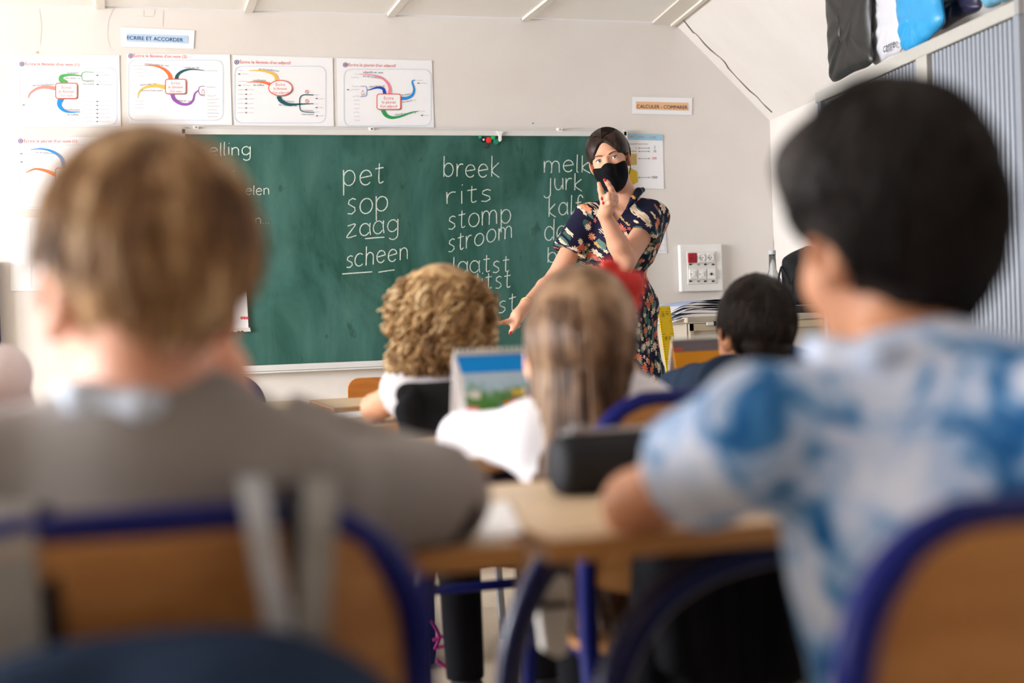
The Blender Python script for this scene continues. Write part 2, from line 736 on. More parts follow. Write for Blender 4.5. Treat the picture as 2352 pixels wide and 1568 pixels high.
def quad(name, c, m, parent, o, th=.0012):
    P = [W(x, y, o) for x, y in c]
    return MB().prism(P, (0, th, 0)).build(name, m, parent)


def rrect(x0, y0, x1, y1, r, n=4):
    out = []
    for cx, cy, a in ((x1 - r, y0 + r, -90), (x1 - r, y1 - r, 0), (x0 + r, y1 - r, 90), (x0 + r, y0 + r, 180)):
        for k in range(n + 1):
            t_ = math.radians(a + 90 * k / n)
            out.append((cx + r * math.cos(t_), cy + r * math.sin(t_)))
    return out


def disc(name, cx, cy, rx, ry, m, parent, o, n=20):
    return MB().prism([W(cx + rx * math.cos(2 * math.pi * k / n), cy + ry * math.sin(2 * math.pi * k / n), o) for k in range(n)], (0, .0006, 0)).build(name, m, parent)


def text(name, s, x0, y, x1, m, parent, o, ang=0, maxh=None, plane=None):
    """lettering fitted between two photograph x positions on a baseline"""
    cu = bpy.data.curves.new('t', 'FONT')
    cu.body = s
    to = bpy.data.objects.new('t', cu)
    me = bpy.data.meshes.new_from_object(to)
    bpy.data.objects.remove(to)
    n = len(me.vertices)
    co = np.zeros(n * 3)
    me.vertices.foreach_get('co', co)
    co = co.reshape(-1, 3)
    fs = [tuple(p.vertices) for p in me.polygons]
    bpy.data.meshes.remove(me)
    if plane is None:
        a, bq = W(x0, y, o), W(x1, y, o)
        ex, ez, wd_ = A3([1., 0, 0]), A3([0, 0, 1.]), bq[0] - a[0]
    else:
        a, ex, ez, wd_ = plane
    k = wd_ / (co[:, 0].max() - co[:, 0].min())
    c_, s_ = math.cos(math.radians(ang)), math.sin(math.radians(ang))
    X = (co[:, 0] - co[:, 0].min()) * k
    Y = co[:, 1] * (k if maxh is None else maxh)
    V = a + np.outer(X * c_ - Y * s_, ex) + np.outer(X * s_ + Y * c_, ez)
    return obj(name, V, fs, m, parent)


def squig(x0, y, x1, m, parent, o, a=1.2):
    n = max(4, int((x1 - x0) / 1.5))
    ribbon('handwritten_line', [(x0 + (x1 - x0) * i / n, y + a * (random.random() - .5) * 2) for i in range(n + 1)], .8, .8, m, parent, o, 0)


I_RED = flat('red_print', (226, 104, 98))
I_GREY = flat('grey_print', (120, 118, 128))
I_LGREY = flat('pale_grey_print', (196, 196, 206))
I_LBLUE = flat('pale_blue_print', (196, 210, 230))
I_PURP = flat('purple_print', (112, 84, 140))
I_NAVY = flat('navy_print', (34, 58, 112))
INK = dict(green=flat('green_print', (84, 170, 98)), pink=flat('salmon_print', (240, 146, 140)), blue=flat('sky_blue_print', (44, 142, 216)), orange=flat('orange_print', (250, 122, 70)),
           teal=flat('dark_teal_print', (34, 88, 96)), yellow=flat('amber_print', (250, 190, 90)), purple=flat('violet_print', (150, 90, 176)), rose=flat('rose_print', (240, 134, 156)),
           cobalt=flat('cobalt_print', (36, 76, 180)), dgreen=flat('leaf_green_print', (52, 152, 88)))


def sheet(name, c, label, cat, group=None, m=None, o=.003, curl=.001):
    """thin paper sheet on the wall, a little wavy"""
    c = [A3([x, y, 0.]) for x, y in c]
    n = 8
    V, Fc = [], []
    ph = random.random() * 6
    for i in range(n + 1):
        for j in range(n + 1):
            u, v = i / n, j / n
            p = c[0] * (1 - u) * (1 - v) + c[1] * u * (1 - v) + c[2] * u * v + c[3] * (1 - u) * v
            cr = curl * max(0, (abs(u - .5) * 2) ** 8 * (abs(v - .5) * 2) ** 8)
            V.append(W(p[0], p[1], o + cr))
    for i in range(n):
        for j in range(n):
            a = i * (n + 1) + j
            Fc.append((a, a + 1, a + n + 2, a + n + 1))
    nv = len(V)
    V = V + [v + A3([0, .001, 0]) for v in V]
    Fc = [tuple(f) for f in Fc] + [tuple(i + nv for i in f[::-1]) for f in Fc]
    rim = [i * (n + 1) for i in range(n + 1)] + [n * (n + 1) + j for j in range(1, n + 1)] + [i * (n + 1) + n for i in range(n - 1, -1, -1)] + [j for j in range(n - 1, 0, -1)]
    Fc += [(rim[i], rim[(i + 1) % len(rim)], rim[(i + 1) % len(rim)] + nv, rim[i] + nv) for i in range(len(rim))]
    s = obj(name, V, Fc, m or M_PAPER)
    return tag(s, label, cat, group)


OD = .0045                         # print sits just proud of the paper


def poster(c, label, title, logo, frame, box, boxtext, branches, caps, rows, ell=False):
    s = sheet('grammar_poster', c, label, 'poster', 'grammar posters on the front wall')
    text('title', title[0], title[1], title[2], title[3], I_RED, s, OD)
    ribbon('logo_ring', [(logo[0] + 4.6 * math.cos(k), logo[1] + 4.6 * math.sin(k)) for k in np.linspace(0, 5.7, 10)], 1.5, 1.5, I_PURP, s, OD, 2, True)
    MB().prism([W(logo[0] + (3.2 if k % 2 else 1.4) * math.sin(k * math.pi / 5), logo[1] + (3.2 if k % 2 else 1.4) * math.cos(k * math.pi / 5), OD + .0004) for k in range(10)], (0, .0004, 0)).build('logo_star', I_PURP, s)
    ribbon('frame_line', rrect(*frame, 16), 1.1, 1.1, I_LBLUE, s, OD, 0, True)
    if box:
        if ell:
            pts = [(box[0] + box[2] * math.cos(k), box[1] + box[3] * math.sin(k)) for k in np.linspace(0, 2 * math.pi, 25)[:-1]]
            x0, x1, ym = box[0] - box[2] * .72, box[0] + box[2] * .72, box[1]
        else:
            pts = rrect(*box, 5)
            x0, x1, ym = box[0] + 7, box[2] - 7, (box[1] + box[3]) / 2
        MB().prism([W(x + 2, y + 2, OD + .0005) for x, y in pts], (0, .0003, 0)).build('box_shadow_print', I_GREY, s)
        MB().prism([W(x, y, OD + .001) for x, y in pts], (0, .0003, 0)).build('centre_box', M_PAPER, s)
        ribbon('box_outline', pts, 2.2, 2.2, I_RED, s, OD + .0012, 0, True)
        for k, tx in enumerate(boxtext):
            w_ = (x1 - x0) * (len(tx) / max(len(q) for q in boxtext))
            w_ = max(w_, (x1 - x0) * .55)
            text('box_lettering', tx, (x0 + x1) / 2 - w_ / 2, ym - 5 + k * 9, (x0 + x1) / 2 + w_ / 2, I_RED, s, OD + .0013)
    for col, w0, w1, pts in branches:
        ribbon('branch', pts, w0, w1, INK[col], s, OD + .0002)
    for tx, x0, y, x1, *a in caps:
        text('caption', tx, x0, y, x1, I_GREY, s, OD, a[0] if a else 0)
    for r in rows:
        y, segs = r[0], r[1:]
        for sg in segs:
            if len(sg) == 2:
                squig(sg[0], y, sg[1], I_LGREY, s, OD)
            else:
                MB().prism([W(sg[0], y - .7, OD), W(sg[0] + 3, y - .7, OD), W(sg[0] + 3, y - 2.2, OD), W(sg[0] + 6, y, OD), W(sg[0] + 3, y + 2.2, OD), W(sg[0] + 3, y + .7, OD), W(sg[0], y + .7, OD)], (0, .0003, 0)).build('arrow', I_GREY, s)
    return s


poster([(28, 126), (274, 127), (278, 290), (32, 292)], "mind-map poster headed 'Écrire le féminin d'un nom (1)' at upper far left", ("Écrire le féminin d'un nom (1)", 58, 149.5, 182), (50, 147), (45, 156, 268, 288), (128, 191, 177, 226),
       ('Écrire', 'le féminin', "d'un nom"),
       [('green', 13, 2, [(152, 192), (140, 183), (142, 175), (160, 172), (187, 174)]), ('green', 1.6, 1, [(187, 174), (189, 168), (196, 165), (215, 166)]), ('green', 1.6, .8, [(187, 174), (190, 184), (200, 187), (216, 188)]),
        ('pink', 9, 1.5, [(128, 203), (105, 200), (85, 203), (69, 214), (64, 226)]), ('blue', 13, 1.5, [(140, 226), (136, 239), (142, 250), (156, 257), (184, 257)])],
       [('pas de modification', 75, 198, 125, 4), ('la plupart', 155, 169, 180), ('des noms : -e', 150, 181, 184), ('modification', 150, 254, 183), ('du suffixe', 154, 265, 180), ('+ consonne', 193, 186, 216), ('finale doublée', 190, 194, 216)],
       [(166, (218, 238)), (173, (220, 0, 0), (228, 252)), (187, (219, 244)), (194, (221, 0, 0), (229, 260)), (234, (51, 58), (61, 73)), (241, (51, 0, 0), (60, 84))] + [(233 + 9.2 * k, (189, 213), (220, 0, 0), (228, 258 - 3 * (k % 3))) for k in range(6)])
poster([(291, 124), (528, 125), (533, 287), (296, 284)], "mind-map poster headed 'Écrire le féminin d'un nom (2)' directly below the blue-highlighted label", ("Écrire le féminin d'un nom (2)", 307, 131, 429), (300, 128.5), (295, 138, 512, 276), (380, 182, 427, 215),
       ('Écrire', 'le féminin', "d'un nom"),
       [('orange', 10, 1.2, [(392, 182), (388, 170), (375, 158), (355, 151), (332, 150)]), ('teal', 9, 1, [(405, 182), (408, 172), (420, 163), (440, 159), (470, 162)]), ('yellow', 9, 1.2, [(380, 201), (360, 197), (335, 200), (320, 210), (316, 226)]),
        ('purple', 9, 2, [(395, 215), (400, 228), (415, 238), (432, 239), (443, 230), (447, 215), (455, 208)]), ('purple', 1.5, 1, [(455, 208), (459, 199), (470, 198)]), ('purple', 1.5, 1, [(455, 208), (460, 218), (471, 220)])],
       [('certains noms en -eur', 332, 148, 388, -4), ('noms en -té', 425, 157, 457), ('noms avec une', 322, 197, 360, 6), ('consonne finale muette', 324, 209, 374), ('noms en -té', 407, 232, 437, -4), ('sauf', 462, 218, 471)],
       [(151 + 8 * k, (304 + 4 * k, 330)) for k in range(4)] + [(232 + 8 * k, (308, 330)) for k in range(3)] + [(163, (472, 500)), (200, (474, 495))] + [(220 + 8 * k, (476, 497 + (k * 5) % 9)) for k in range(7)])
poster([(534, 126), (764, 133), (767, 290), (538, 288)], "mind-map poster headed 'Écrire le féminin d'un adjectif' with red oval", ("Écrire le féminin d'un adjectif", 551, 145.5, 668), (543.5, 142.6), (539, 152, 748, 282), (644, 202, 27, 17.5),
       ('Écrire', 'le féminin', "d'un adjectif"),
       [('yellow', 9, 1.2, [(636, 186), (632, 173), (615, 165), (595, 162), (572, 162)]), ('orange', 7, 1, [(619, 193), (605, 189), (585, 188), (567, 189)]), ('teal', 11, 1.6, [(640, 220), (645, 231), (660, 239), (675, 240), (690, 239), (720, 238)]),
        ('teal', 2.2, 2.2, [(688, 239), (689, 225), (697, 218), (720, 218)]), ('teal', 2.2, 1.8, [(688, 239), (690, 252), (700, 257), (722, 258)])],
       [('pas de modification', 594, 160, 641, -5), ('modification', 581, 186, 611), ('du suffixe', 582, 197, 607), ('la plupart', 653, 233, 676, -6), ('des adjectifs : -e', 640, 242, 681, -4), ('+ consonne', 695, 255, 719), ('finale doublée', 693, 264, 721)],
       [(161, (546, 558)), (170, (546, 0, 0), (555, 571)), (187, (546, 567)), (196, (547, 0, 0), (556, 575))] + [(206 + 10.5 * k, (546, 559), (562, 0, 0), (571, 584 - 3 * (k % 2))) for k in range(6)] + [(218, (723, 733)), (226, (724, 0, 0), (732, 742)), (239, (723, 732)), (247, (724, 0, 0), (732, 741)), (257, (724, 733)), (266, (725, 0, 0), (733, 744))], ell=True)
poster([(773, 133), (992, 139), (997, 293), (776, 290)], "mind-map poster headed 'Écrire le pluriel d'un adjectif' at right end of its row", ("Écrire le pluriel d'un adjectif", 800.5, 152, 909), (793, 149), (790, 159, 990, 289), (866, 216, 920, 251),
       ('Écrire', 'le pluriel', "d'un adjectif"),
       [('rose', 8, 1.2, [(895, 216), (895, 200), (885, 185), (865, 174), (825, 170)]), ('cobalt', 8, 1.2, [(884, 216), (880, 204), (868, 201), (855, 204), (843, 208)]), ('cobalt', 1.2, 1, [(843, 208), (841, 199), (828, 198)]), ('cobalt', 1.2, 1, [(843, 208), (841, 220), (828, 222)]),
        ('blue', 8, 1.5, [(920, 226), (935, 225), (947, 218), (951, 205), (947, 190), (948, 185), (954, 184)]), ('dgreen', 10, 1, [(879, 252), (886, 264), (900, 270), (920, 267), (945, 258), (962, 255)])],
       [('adjectifs en -eux', 834, 168, 880), ('pas de modification', 834, 176, 880, -6), ('adjectifs en -al', 848, 201, 883, 4), ('la plupart', 924, 220, 945, 10), ('des adjectifs : -s', 924, 236, 955, 10), ('adjectifs en -eau : -x', 907, 265, 956, 6), ('sauf', 830, 219, 839)],
       [(170, (814, 823)), (178, (806, 823)), (198, (808, 825)), (206, (796, 0, 0), (804, 825)), (221, (809, 826))] + [(230 + 9.3 * k, (812 + (k % 3), 826)) for k in range(6)] + [(185, (957, 970)), (191, (958, 0, 0), (965, 980)), (255, (964, 976)), (265, (966, 0, 0), (974, 986))])
poster([(28, 315), (272, 315), (276, 478), (32, 480)], "mind-map poster headed 'Écrire le pluriel d'un nom (1)' in lower row, left of blackboard", ("Écrire le pluriel d'un nom (1)", 55, 327, 177), (47, 323.5), (43, 333, 266, 476), (128, 386, 177, 421),
       ('Écrire', 'le pluriel', "d'un nom"),
       [('blue', 1, 9, [(70, 343), (95, 342), (118, 347), (140, 362), (148, 386)]), ('orange', 1.4, 9, [(60, 396), (80, 388), (105, 392), (128, 402)])],
       [('noms en -s, -x', 88, 340, 112), ('pas de modification', 82, 351, 124, -4)], [(343, (46, 66)), (353, (46, 0, 0), (54, 78)), (363, (46, 66)), (372, (46, 0, 0)), (383, (46, 64))])
# small red signs printed on the third and fourth posters
P3, P4 = bpy.data.objects['grammar_poster.002'], bpy.data.objects['grammar_poster.003']
for cx_, cy_ in ((705, 211), (705, 232)):
    ribbon('stop_ring', [(cx_ + 3.8 * math.cos(k), cy_ + 3.8 * math.sin(k)) for k in np.linspace(0, 5.6, 9)], 1, 1, I_RED, P3, OD, 2, True)
    ribbon('stop_bar', [(cx_ - 2.6, cy_ - 2.6), (cx_ + 2.6, cy_ + 2.6)], 1, 1, I_RED, P3, OD, 0)
ribbon('warning_triangle', [(833, 207), (837, 214.5), (829.5, 214.5)], 1, 1, I_RED, P4, OD, 0, True)
ribbon('warning_triangle', [(466, 204.5), (470, 212), (462, 212)], 1, 1, I_RED, bpy.data.objects['grammar_poster.001'], OD, 0, True)


def label_strip(c, hl, hlm, s, x0, y, x1, tm, lab, ang):
    p = sheet('wall_label', c, lab, 'label', None, None, .0035, .0008)
    quad('highlight', hl, hlm, p, .0048, .0004)
    text('lettering', s, x0, y, x1, tm, p, .0056, ang)


label_strip([(277, 62), (447, 70), (445, 112), (279, 107)], [(291, 77), (432, 82), (432, 100), (291, 95)], flat('pale_blue_highlight', (182, 206, 232)), 'ECRIRE ET ACCORDER', 292, 90.5, 420, I_NAVY, "white paper label with blue strip reading 'ECRIRE ET ACCORDER'", -1.2)
label_strip([(1452, 222), (1590, 225), (1589, 264), (1452, 261)], [(1461, 233), (1581, 236), (1581, 254), (1461, 251)], flat('peach_highlight', (232, 186, 146)), 'CALCULER - COMPARER', 1463, 248, 1579, flat('black_print', (44, 42, 46)), "white paper label with orange strip reading 'CALCULER - COMPARER'", -.6)

# counting chart right of the board
s = sheet('counting_chart', [(1436, 306), (1522, 309), (1525, 434), (1440, 431)], 'white counting chart with blue header and yellow bead squares behind woman', 'poster')
quad('header_band', [(1436, 306), (1522, 309), (1522.3, 323), (1436.4, 320)], flat('header_blue', (158, 200, 222)), s, OD)
for k in range(3):
    squig(1438 + 27 * k, 314 + .5 * k, 1460 + 25 * k - 4, flat('red_script_print', (206, 120, 110)), s, OD + .0016, 1.8)
squig(1444, 330.5, 1488, I_GREY, s, OD, .8)
YEL = flat('bead_yellow', (222, 184, 60))
disc('bead', 1461, 339.5, 1.2, 1.2, YEL, s, OD)
for k in range(8):
    disc('bead', 1446 + 2.2 * k, 347.2, 1.1, 1.2, YEL, s, OD)
for i in range(8):
    for j in range(10):
        disc('bead', 1446.5 + 2.2 * i, 354 + 2.6 * j, 1.0, 1.2, YEL, s, OD, 8)
MB().prism([W(x, y, OD) for x, y in ((1446, 384), (1464, 394), (1465.5, 418), (1455, 424), (1440, 415), (1440, 390))], (0, .0004, 0)).build('bead_cube', YEL, s)
for y, tx, x0, x1 in ((340, '1', 1503.5, 1504.5), (347.5, '10', 1501.5, 1507), (364, '100', 1498, 1508), (407.5, '1000', 1497, 1510)):
    ribbon('arrow_line', [(1468, y), (1491, y)], .9, .9, I_GREY, s, OD, 0)
    for e_ in (1468, 1491):
        disc('arrow_tip', e_, y, 1.4, 1.4, I_GREY, s, OD, 8)
    text('number', tx, x0, y + 2.2, x1, I_RED if tx == '100' else I_GREY, s, OD)
# small grid sheet behind the woman's back
s = sheet('grid_sheet', [(1470, 505), (1528, 508), (1532, 582), (1472, 580)], "small white sheet with printed boxes, half hidden behind woman's back", 'paper')
for k in range(5):
    ribbon('grid_line', [(1474, 517 + 14 * k), (1529, 520 + 14 * k)], .7, .7, I_LGREY, s, OD, 0)
for k in range(5):
    ribbon('grid_line', [(1478 + 12 * k, 510), (1480 + 12 * k, 578)], .7, .7, I_LGREY, s, OD, 0)
# plain sheet low on the left
s = sheet('wall_sheet', [(24, 500), (262, 500), (264, 668), (24, 668)], 'plain white sheet on wall lowest at far left beside fair-haired boy', 'paper')
ribbon('fold_line', [(70, 506), (72, 660)], .7, .7, I_LGREY, s, OD, 0)

# plaster cracks and paint marks on the front wall
M_CRACK = flat('crack_grey', (96, 90, 88), .9)
ribbon('plaster_crack', [(1774, 300), (1772, 320), (1774, 350), (1774, 390), (1776.5, 430), (1775, 470), (1778, 520), (1777.5, 560), (1780, 600), (1779, 640)], 1.2, 1.6, M_CRACK, WALLF, .0015, 0)
M_SCUFF = flat('scuff_grey', (206, 199, 193), .9)
ribbon('paint_edge', [(262, 18), (250, 45), (247, 80), (252, 105), (260, 115)], 1, .6, M_SCUFF, WALLF, .0012)
ribbon('paint_edge', [(330, 24), (330, 38), (352, 38), (356, 24)], 1, 1, M_SCUFF, WALLF, .0012, 0)
ribbon('paint_edge', [(375, 24), (374, 60)], 1, 1, M_SCUFF, WALLF, .0012, 0)
ribbon('paint_edge', [(90, 20), (95, 60), (92, 105)], .9, .9, M_SCUFF, WALLF, .0012)
MB().prism([W(x, y, .0012) for x, y in ((81, 121), (86, 117), (89, 119), (88, 123))], (0, .001, 0)).build('chipped_plaster', flat('chip_tan', (214, 172, 136)), WALLF)
disc('blue_speck', 1224, 283, 2.2, 1.8, flat('blue_speck', (120, 150, 206)), WALLF, .0015, 8)


# crack on the sloping wall: thin line a few centimetres from the corner
def on_slope(px, py, lift=.0015):
    n_ = nrm(np.cross(C1 - C2, DS))
    r = ray(px, py)
    if n_ @ r > 0:
        n_ = -n_
    return CAM + r * (((C2 + n_ * lift - CAM) @ n_) / (r @ n_))


SLOPE = bpy.data.objects['wall_right_slope']
ck = [(1563, 37), (1574, 52), (1592, 75), (1597, 77), (1604, 84), (1617, 100), (1632, 115), (1644, 125), (1656, 134), (1666, 145), (1672, 156), (1680, 165), (1691, 177), (1712, 199), (1722, 209), (1738, 222), (1750, 236), (1760, 246), (1773, 258)]
V = []
for i, (x, y) in enumerate(ck):
    w_ = (.5, .9, 1.0, .6)[i % 4]
    V += [on_slope(x + w_, y - w_ * .7), on_slope(x - w_, y + w_ * .7)]
obj('plaster_crack', V, [(2 * i, 2 * i + 1, 2 * i + 3, 2 * i + 2) for i in range(len(ck) - 1)], M_CRACK, SLOPE)

# ---------------------------------------------------------------- blackboard
BO = .03
bl, br = W(435, 570, BO)[0], W(1441, 570, BO)[0]
zb, zt = W(800, 831, BO)[2], W(800, 310, BO)[2]
BB = empty('blackboard', ((bl + br) / 2, YW - .015, zb), 'wide green chalkboard with white chalk words on the front wall', 'blackboard')
M_BOARD, t, b = custom('green_chalkboard', .62, .25)
_v = t.coord((1, 1, .55))
_n1 = t.step(t.noise(_v, 2.6, 6, .62, 1.2), .38, .70)
_n2 = t.step(t.noise(t.coord((1, 1, .25)), 9, 4, .6, .5), .42, .75)
_c = t.mix(_n1, lin((31, 75, 65)), lin((64, 109, 103)))
_c = t.mix(t.math('MULTIPLY', _n2, .35), _c, lin((92, 132, 124)))
_sp = t.step(t.noise(_v, 18, 3, .6), .66, .72)
t.link(t.mix(t.math('MULTIPLY', _sp, .5), _c, lin((24, 62, 50))), b.inputs['Base Color'])
MB().box(((bl + br) / 2, YW - .016, (zb + zt) / 2), (br - bl, .028, zt - zb)).build('board_panel', M_BOARD, BB)
MB().box(((bl + br) / 2, YW - .02, zt + .011), (br - bl + .03, .036, .024), bev=.003).build('top_rail', M_ALU, BB)
MB().box(((bl + br) / 2, YW - .016, zt + .027), (br - bl + .01, .026, .006)).build('hanging_track', M_ALU, BB)
MB().box(((bl + br) / 2, YW - .022, zb - .012), (br - bl + .03, .04, .026), bev=.003).build('bottom_rail', M_ALU, BB)
MB().box(((bl + br) / 2, YW - .035, zb - .029), (br - bl + .02, .065, .006)).build('chalk_ledge', M_ALU, BB)
for sx in (bl - .008, br + .008):
    MB().box((sx, YW - .02, (zb + zt) / 2), (.016, .036, zt - zb + .06)).build('side_rail', M_ALU, BB)
for px, py in ((450, 293), (853, 297), (1285, 298)):
    p = W(px, py, .03)
    c_ = MB().box((p[0], YW - .025, p[2]), (.022, .03, .016), bev=.002).build('wall_clip', M_WHITEPL, BB)
    MB().lathe((p[0], YW - .042, p[2]), [(.0035, 0), (.0035, .003)], 10, A3([[1, 0, 0], [0, 0, 1], [0, -1, 0]])).build('screw', M_STEEL if px != 853 else M_BLACKPL, c_)
p = W(1148, 306, .05)
MB().prism([W(x, y, .05) for x, y in ((1140, 301), (1157, 302), (1152, 309), (1152, 322), (1149, 325), (1146, 322), (1146, 309))], (0, .01, 0)).build('map_hook', M_WHITEPL, BB)
for px, py, r, colr, lab in ((1102.5, 315, 4, (24, 140, 110), 'tiny teal board magnet at left of the cluster'), (1110, 321, 6, (26, 24, 28), 'black board magnet with white centre left of the red one'), (1122, 321.7, 7, (226, 52, 40), 'round red board magnet in the cluster at top of chalkboard'),
                             (1132.4, 315.6, 5.6, (30, 160, 100), 'bright green board magnet touching the top rail'), (1139.5, 326, 7, (16, 122, 94), 'dark green board magnet under the white hook'), (1116, 335, 5, (48, 60, 56), 'worn dark grey magnet lowest in the cluster')):
    p = W(px, py, .031)
    k = r / 530
    R_ = A3([[1, 0, 0], [0, 0, -1], [0, 1, 0]], float).T
    mg = MB().lathe(p + A3([0, .001, 0]), [(k, 0), (k, .004), (k * .93, .006), (k * .6, .0068)], 20, A3([[1., 0, 0], [0, 0, -1], [0, 1, 0]])).build('board_magnet', mat('magnet_' + str(px), colr, .3, .5, .05), None, False)
    tag(mg, lab, 'magnet', 'magnets on the chalkboard')
    if px == 1110:
        MB().lathe(p - A3([0, .006, 0]), [(k * .4, 0), (k * .35, .0012)], 14, A3([[1., 0, 0], [0, 0, -1], [0, 1, 0]])).build('white_centre', M_WHITEPL, mg)

M_CHALK, t, b = custom('chalk', .95, .05)
t.link(t.mix(t.step(t.noise(t.coord(), 260, 3), .3, .6), lin((150, 178, 168)), lin((226, 232, 226))), b.inputs['Base Color'])


def arc(cx, cy, rx, ry, a0, a1, n=12):
    return [(cx + rx * math.cos(math.radians(a0 + (a1 - a0) * i / n)), cy + ry * math.sin(math.radians(a0 + (a1 - a0) * i / n))) for i in range(n + 1)]


GLY = {
    'a': (.9, [arc(.42, .5, .42, .5, 30, 330), [(.86, 1.0), (.84, .5), (.92, 0)]]),
    'b': (.85, [[(0, 1.52), (.02, 0)], arc(.42, .5, .42, .5, 170, -170)]),
    'c': (.8, [arc(.45, .5, .45, .5, 50, 315)]),
    'd': (.9, [arc(.42, .5, .42, .5, 30, 330), [(.86, 1.52), (.88, 0)]]),
    'e': (.85, [[(.05, .5), (.84, .6)] + arc(.44, .5, .42, .5, 12, 320)]),
    'f': (.7, [[(.75, 1.30)] + arc(.5, 1.2, .24, .34, 30, 180) + [(.27, 0)], [(.02, .95), (.6, .98)]]),
    'g': (.9, [arc(.42, .5, .42, .5, 30, 330), [(.86, 1.0), (.88, -.3)] + arc(.5, -.3, .38, .36, 0, -150)]),
    'h': (.75, [[(0, 1.52), (.02, 0)], [(.02, .4)] + arc(.37, .6, .34, .4, 170, 0) + [(.72, 0)]]),
    'i': (.15, [[(.05, 1.0), (.08, 0)], [(.06, 1.42), (.09, 1.5)]]),
    'j': (.5, [[(.42, 1.0), (.44, -.3)] + arc(.12, -.3, .32, .36, -10, -150), [(.42, 1.42), (.45, 1.5)]]),
    'k': (.7, [[(0, 1.52), (.02, 0)], [(.62, 1.0), (.04, .42), (.7, -.08)]]),
    'l': (.15, [[(.04, 1.52), (.04, .15), (.16, 0)]]),
    'm': (1.3, [[(0, 1.0), (.04, 0)], [(.04, .4)] + arc(.34, .62, .29, .38, 170, 0) + [(.64, 0)], [(.64, .4)] + arc(.95, .62, .3, .38, 170, 0) + [(1.28, 0)]]),
    'n': (.75, [[(0, 1.0), (.04, 0)], [(.04, .4)] + arc(.37, .6, .34, .4, 170, 0) + [(.74, 0)]]),
    'o': (.9, [arc(.45, .5, .45, .5, 80, 445, 18)]),
    'p': (.85, [[(0, 1.05), (.06, -.62)], arc(.42, .5, .42, .5, 165, -160)]),
    'r': (.55, [[(0, 1.0), (.04, 0)], [(.03, .45), (.12, .8), (.32, .97), (.55, .95)]]),
    's': (.65, [[(.62, .92), (.4, 1.02), (.14, .9), (.1, .68), (.32, .54), (.56, .4), (.6, .18), (.36, 0), (.06, .06)]]),
    't': (.6, [[(.28, 1.38), (.28, .22), (.4, .02), (.6, .12)], [(0, 1.02), (.58, 1.08)]]),
    'u': (.8, [[(0, 1.0), (.02, .4), (.2, .02), (.5, .02), (.72, .4)], [(.74, 1.0), (.78, 0)]]),
    'z': (.8, [[(.05, .95), (.72, 1.0), (.0, .0), (.82, .06)]]),
    '.': (.1, [[(.0, .02), (.07, .06)]]),
    'S': (.9, [[(.85, 1.6), (.5, 1.85), (.12, 1.6), (.2, 1.1), (.65, .8), (.82, .4), (.5, 0), (.05, .15)]]),
    ' ': (.35, []),
}


def chalk(word, x0, y0, x1, y1, xh, w=2.8, ul=()):
    gap = .28
    tot = sum(GLY[c][0] for c in word) + gap * (len(word) - 1)
    k = math.hypot(x1 - x0, y1 - y0) / tot
    dx, dy = (x1 - x0) / tot, (y1 - y0) / tot
    mb = MB()
    pen = 0
    strokes = []
    for c in word:
        gw, st = GLY[c]
        jx, jy = random.uniform(-.04, .04), random.uniform(-.05, .05)
        sc = random.uniform(.94, 1.06)
        for s_ in st:
            q = s_ if len(s_) > 6 else [tuple(p_[:2]) for p_ in spline([(a, b_, 0) for a, b_ in s_], 4)]
            strokes.append([(x0 + dx * (pen + a + jx) + .03 * xh * bb, y0 + dy * (pen + a + jx) - xh * sc * (bb + jy)) for a, bb in q])
        pen += gw + gap
    strokes += [list(u) for u in ul]
    for si, P in enumerate(strokes):
        n = len(P)
        oo = .0312 + .00008 * si
        V = []
        for i in range(n):
            a, bb = P[max(i - 1, 0)], P[min(i + 1, n - 1)]
            d = nrm(A3([bb[0] - a[0], bb[1] - a[1]]) + 1e-9)
            ww = w * .43 * random.uniform(.85, 1.15)
            V += [W(P[i][0] - d[1] * ww, P[i][1] + d[0] * ww, oo), W(P[i][0] + d[1] * ww, P[i][1] - d[0] * ww, oo)]
        mb.add(V, [(2 * i, 2 * i + 1, 2 * i + 3, 2 * i + 2) for i in range(n - 1)])
    mb.build('chalk_word', M_CHALK, BB)


chalk('Spelling', 430, 359, 575, 355, 19)
chalk('s', 529, 408, 540, 407, 14, 2.2)
chalk('spelen', 531, 449, 618, 446, 14.5, 2.6)
chalk('en...', 569, 515, 617, 513, 14, 2.2)
chalk('en', 567, 569, 591, 567, 14, 2.2)
chalk('pet', 789, 428, 881, 422, 34, 2.9)
chalk('sop', 796, 494, 890, 484, 34, 2.9)
chalk('zaag', 796, 546, 914, 531, 28, 2.7, [[(838, 548), (860, 546), (883, 544.5)]])
chalk('scheen', 794, 616, 936, 595, 28, 2.7, [[(786, 629), (820, 626.5), (855, 624)], [(869, 625), (888, 622), (906, 619.5)]])
chalk('breek', 1019, 407, 1146, 405, 30, 2.5)
chalk('rits', 1026, 469, 1128, 461, 28, 2.5)
chalk('stomp', 1028, 527, 1172, 511, 31, 2.5)
chalk('stroom', 1029, 579, 1175, 546, 29, 2.5)
chalk('laatst', 1040, 629, 1169, 624, 27, 2.5)
chalk('plitst', 1068, 668, 1172, 659, 26, 2.5)
chalk('alst', 1100, 730, 1184, 712, 28, 2.5)
chalk('melk', 1250, 395, 1356, 395, 27, 2.5)
chalk('jurk', 1254, 436, 1337, 436, 27, 2.5)
chalk('kalf', 1261, 497, 1336, 491, 28, 2.5)
chalk('dor', 1251, 551, 1320, 547, 32, 2.5)
chalk('be', 1258, 602, 1304, 599, 24, 2.5)

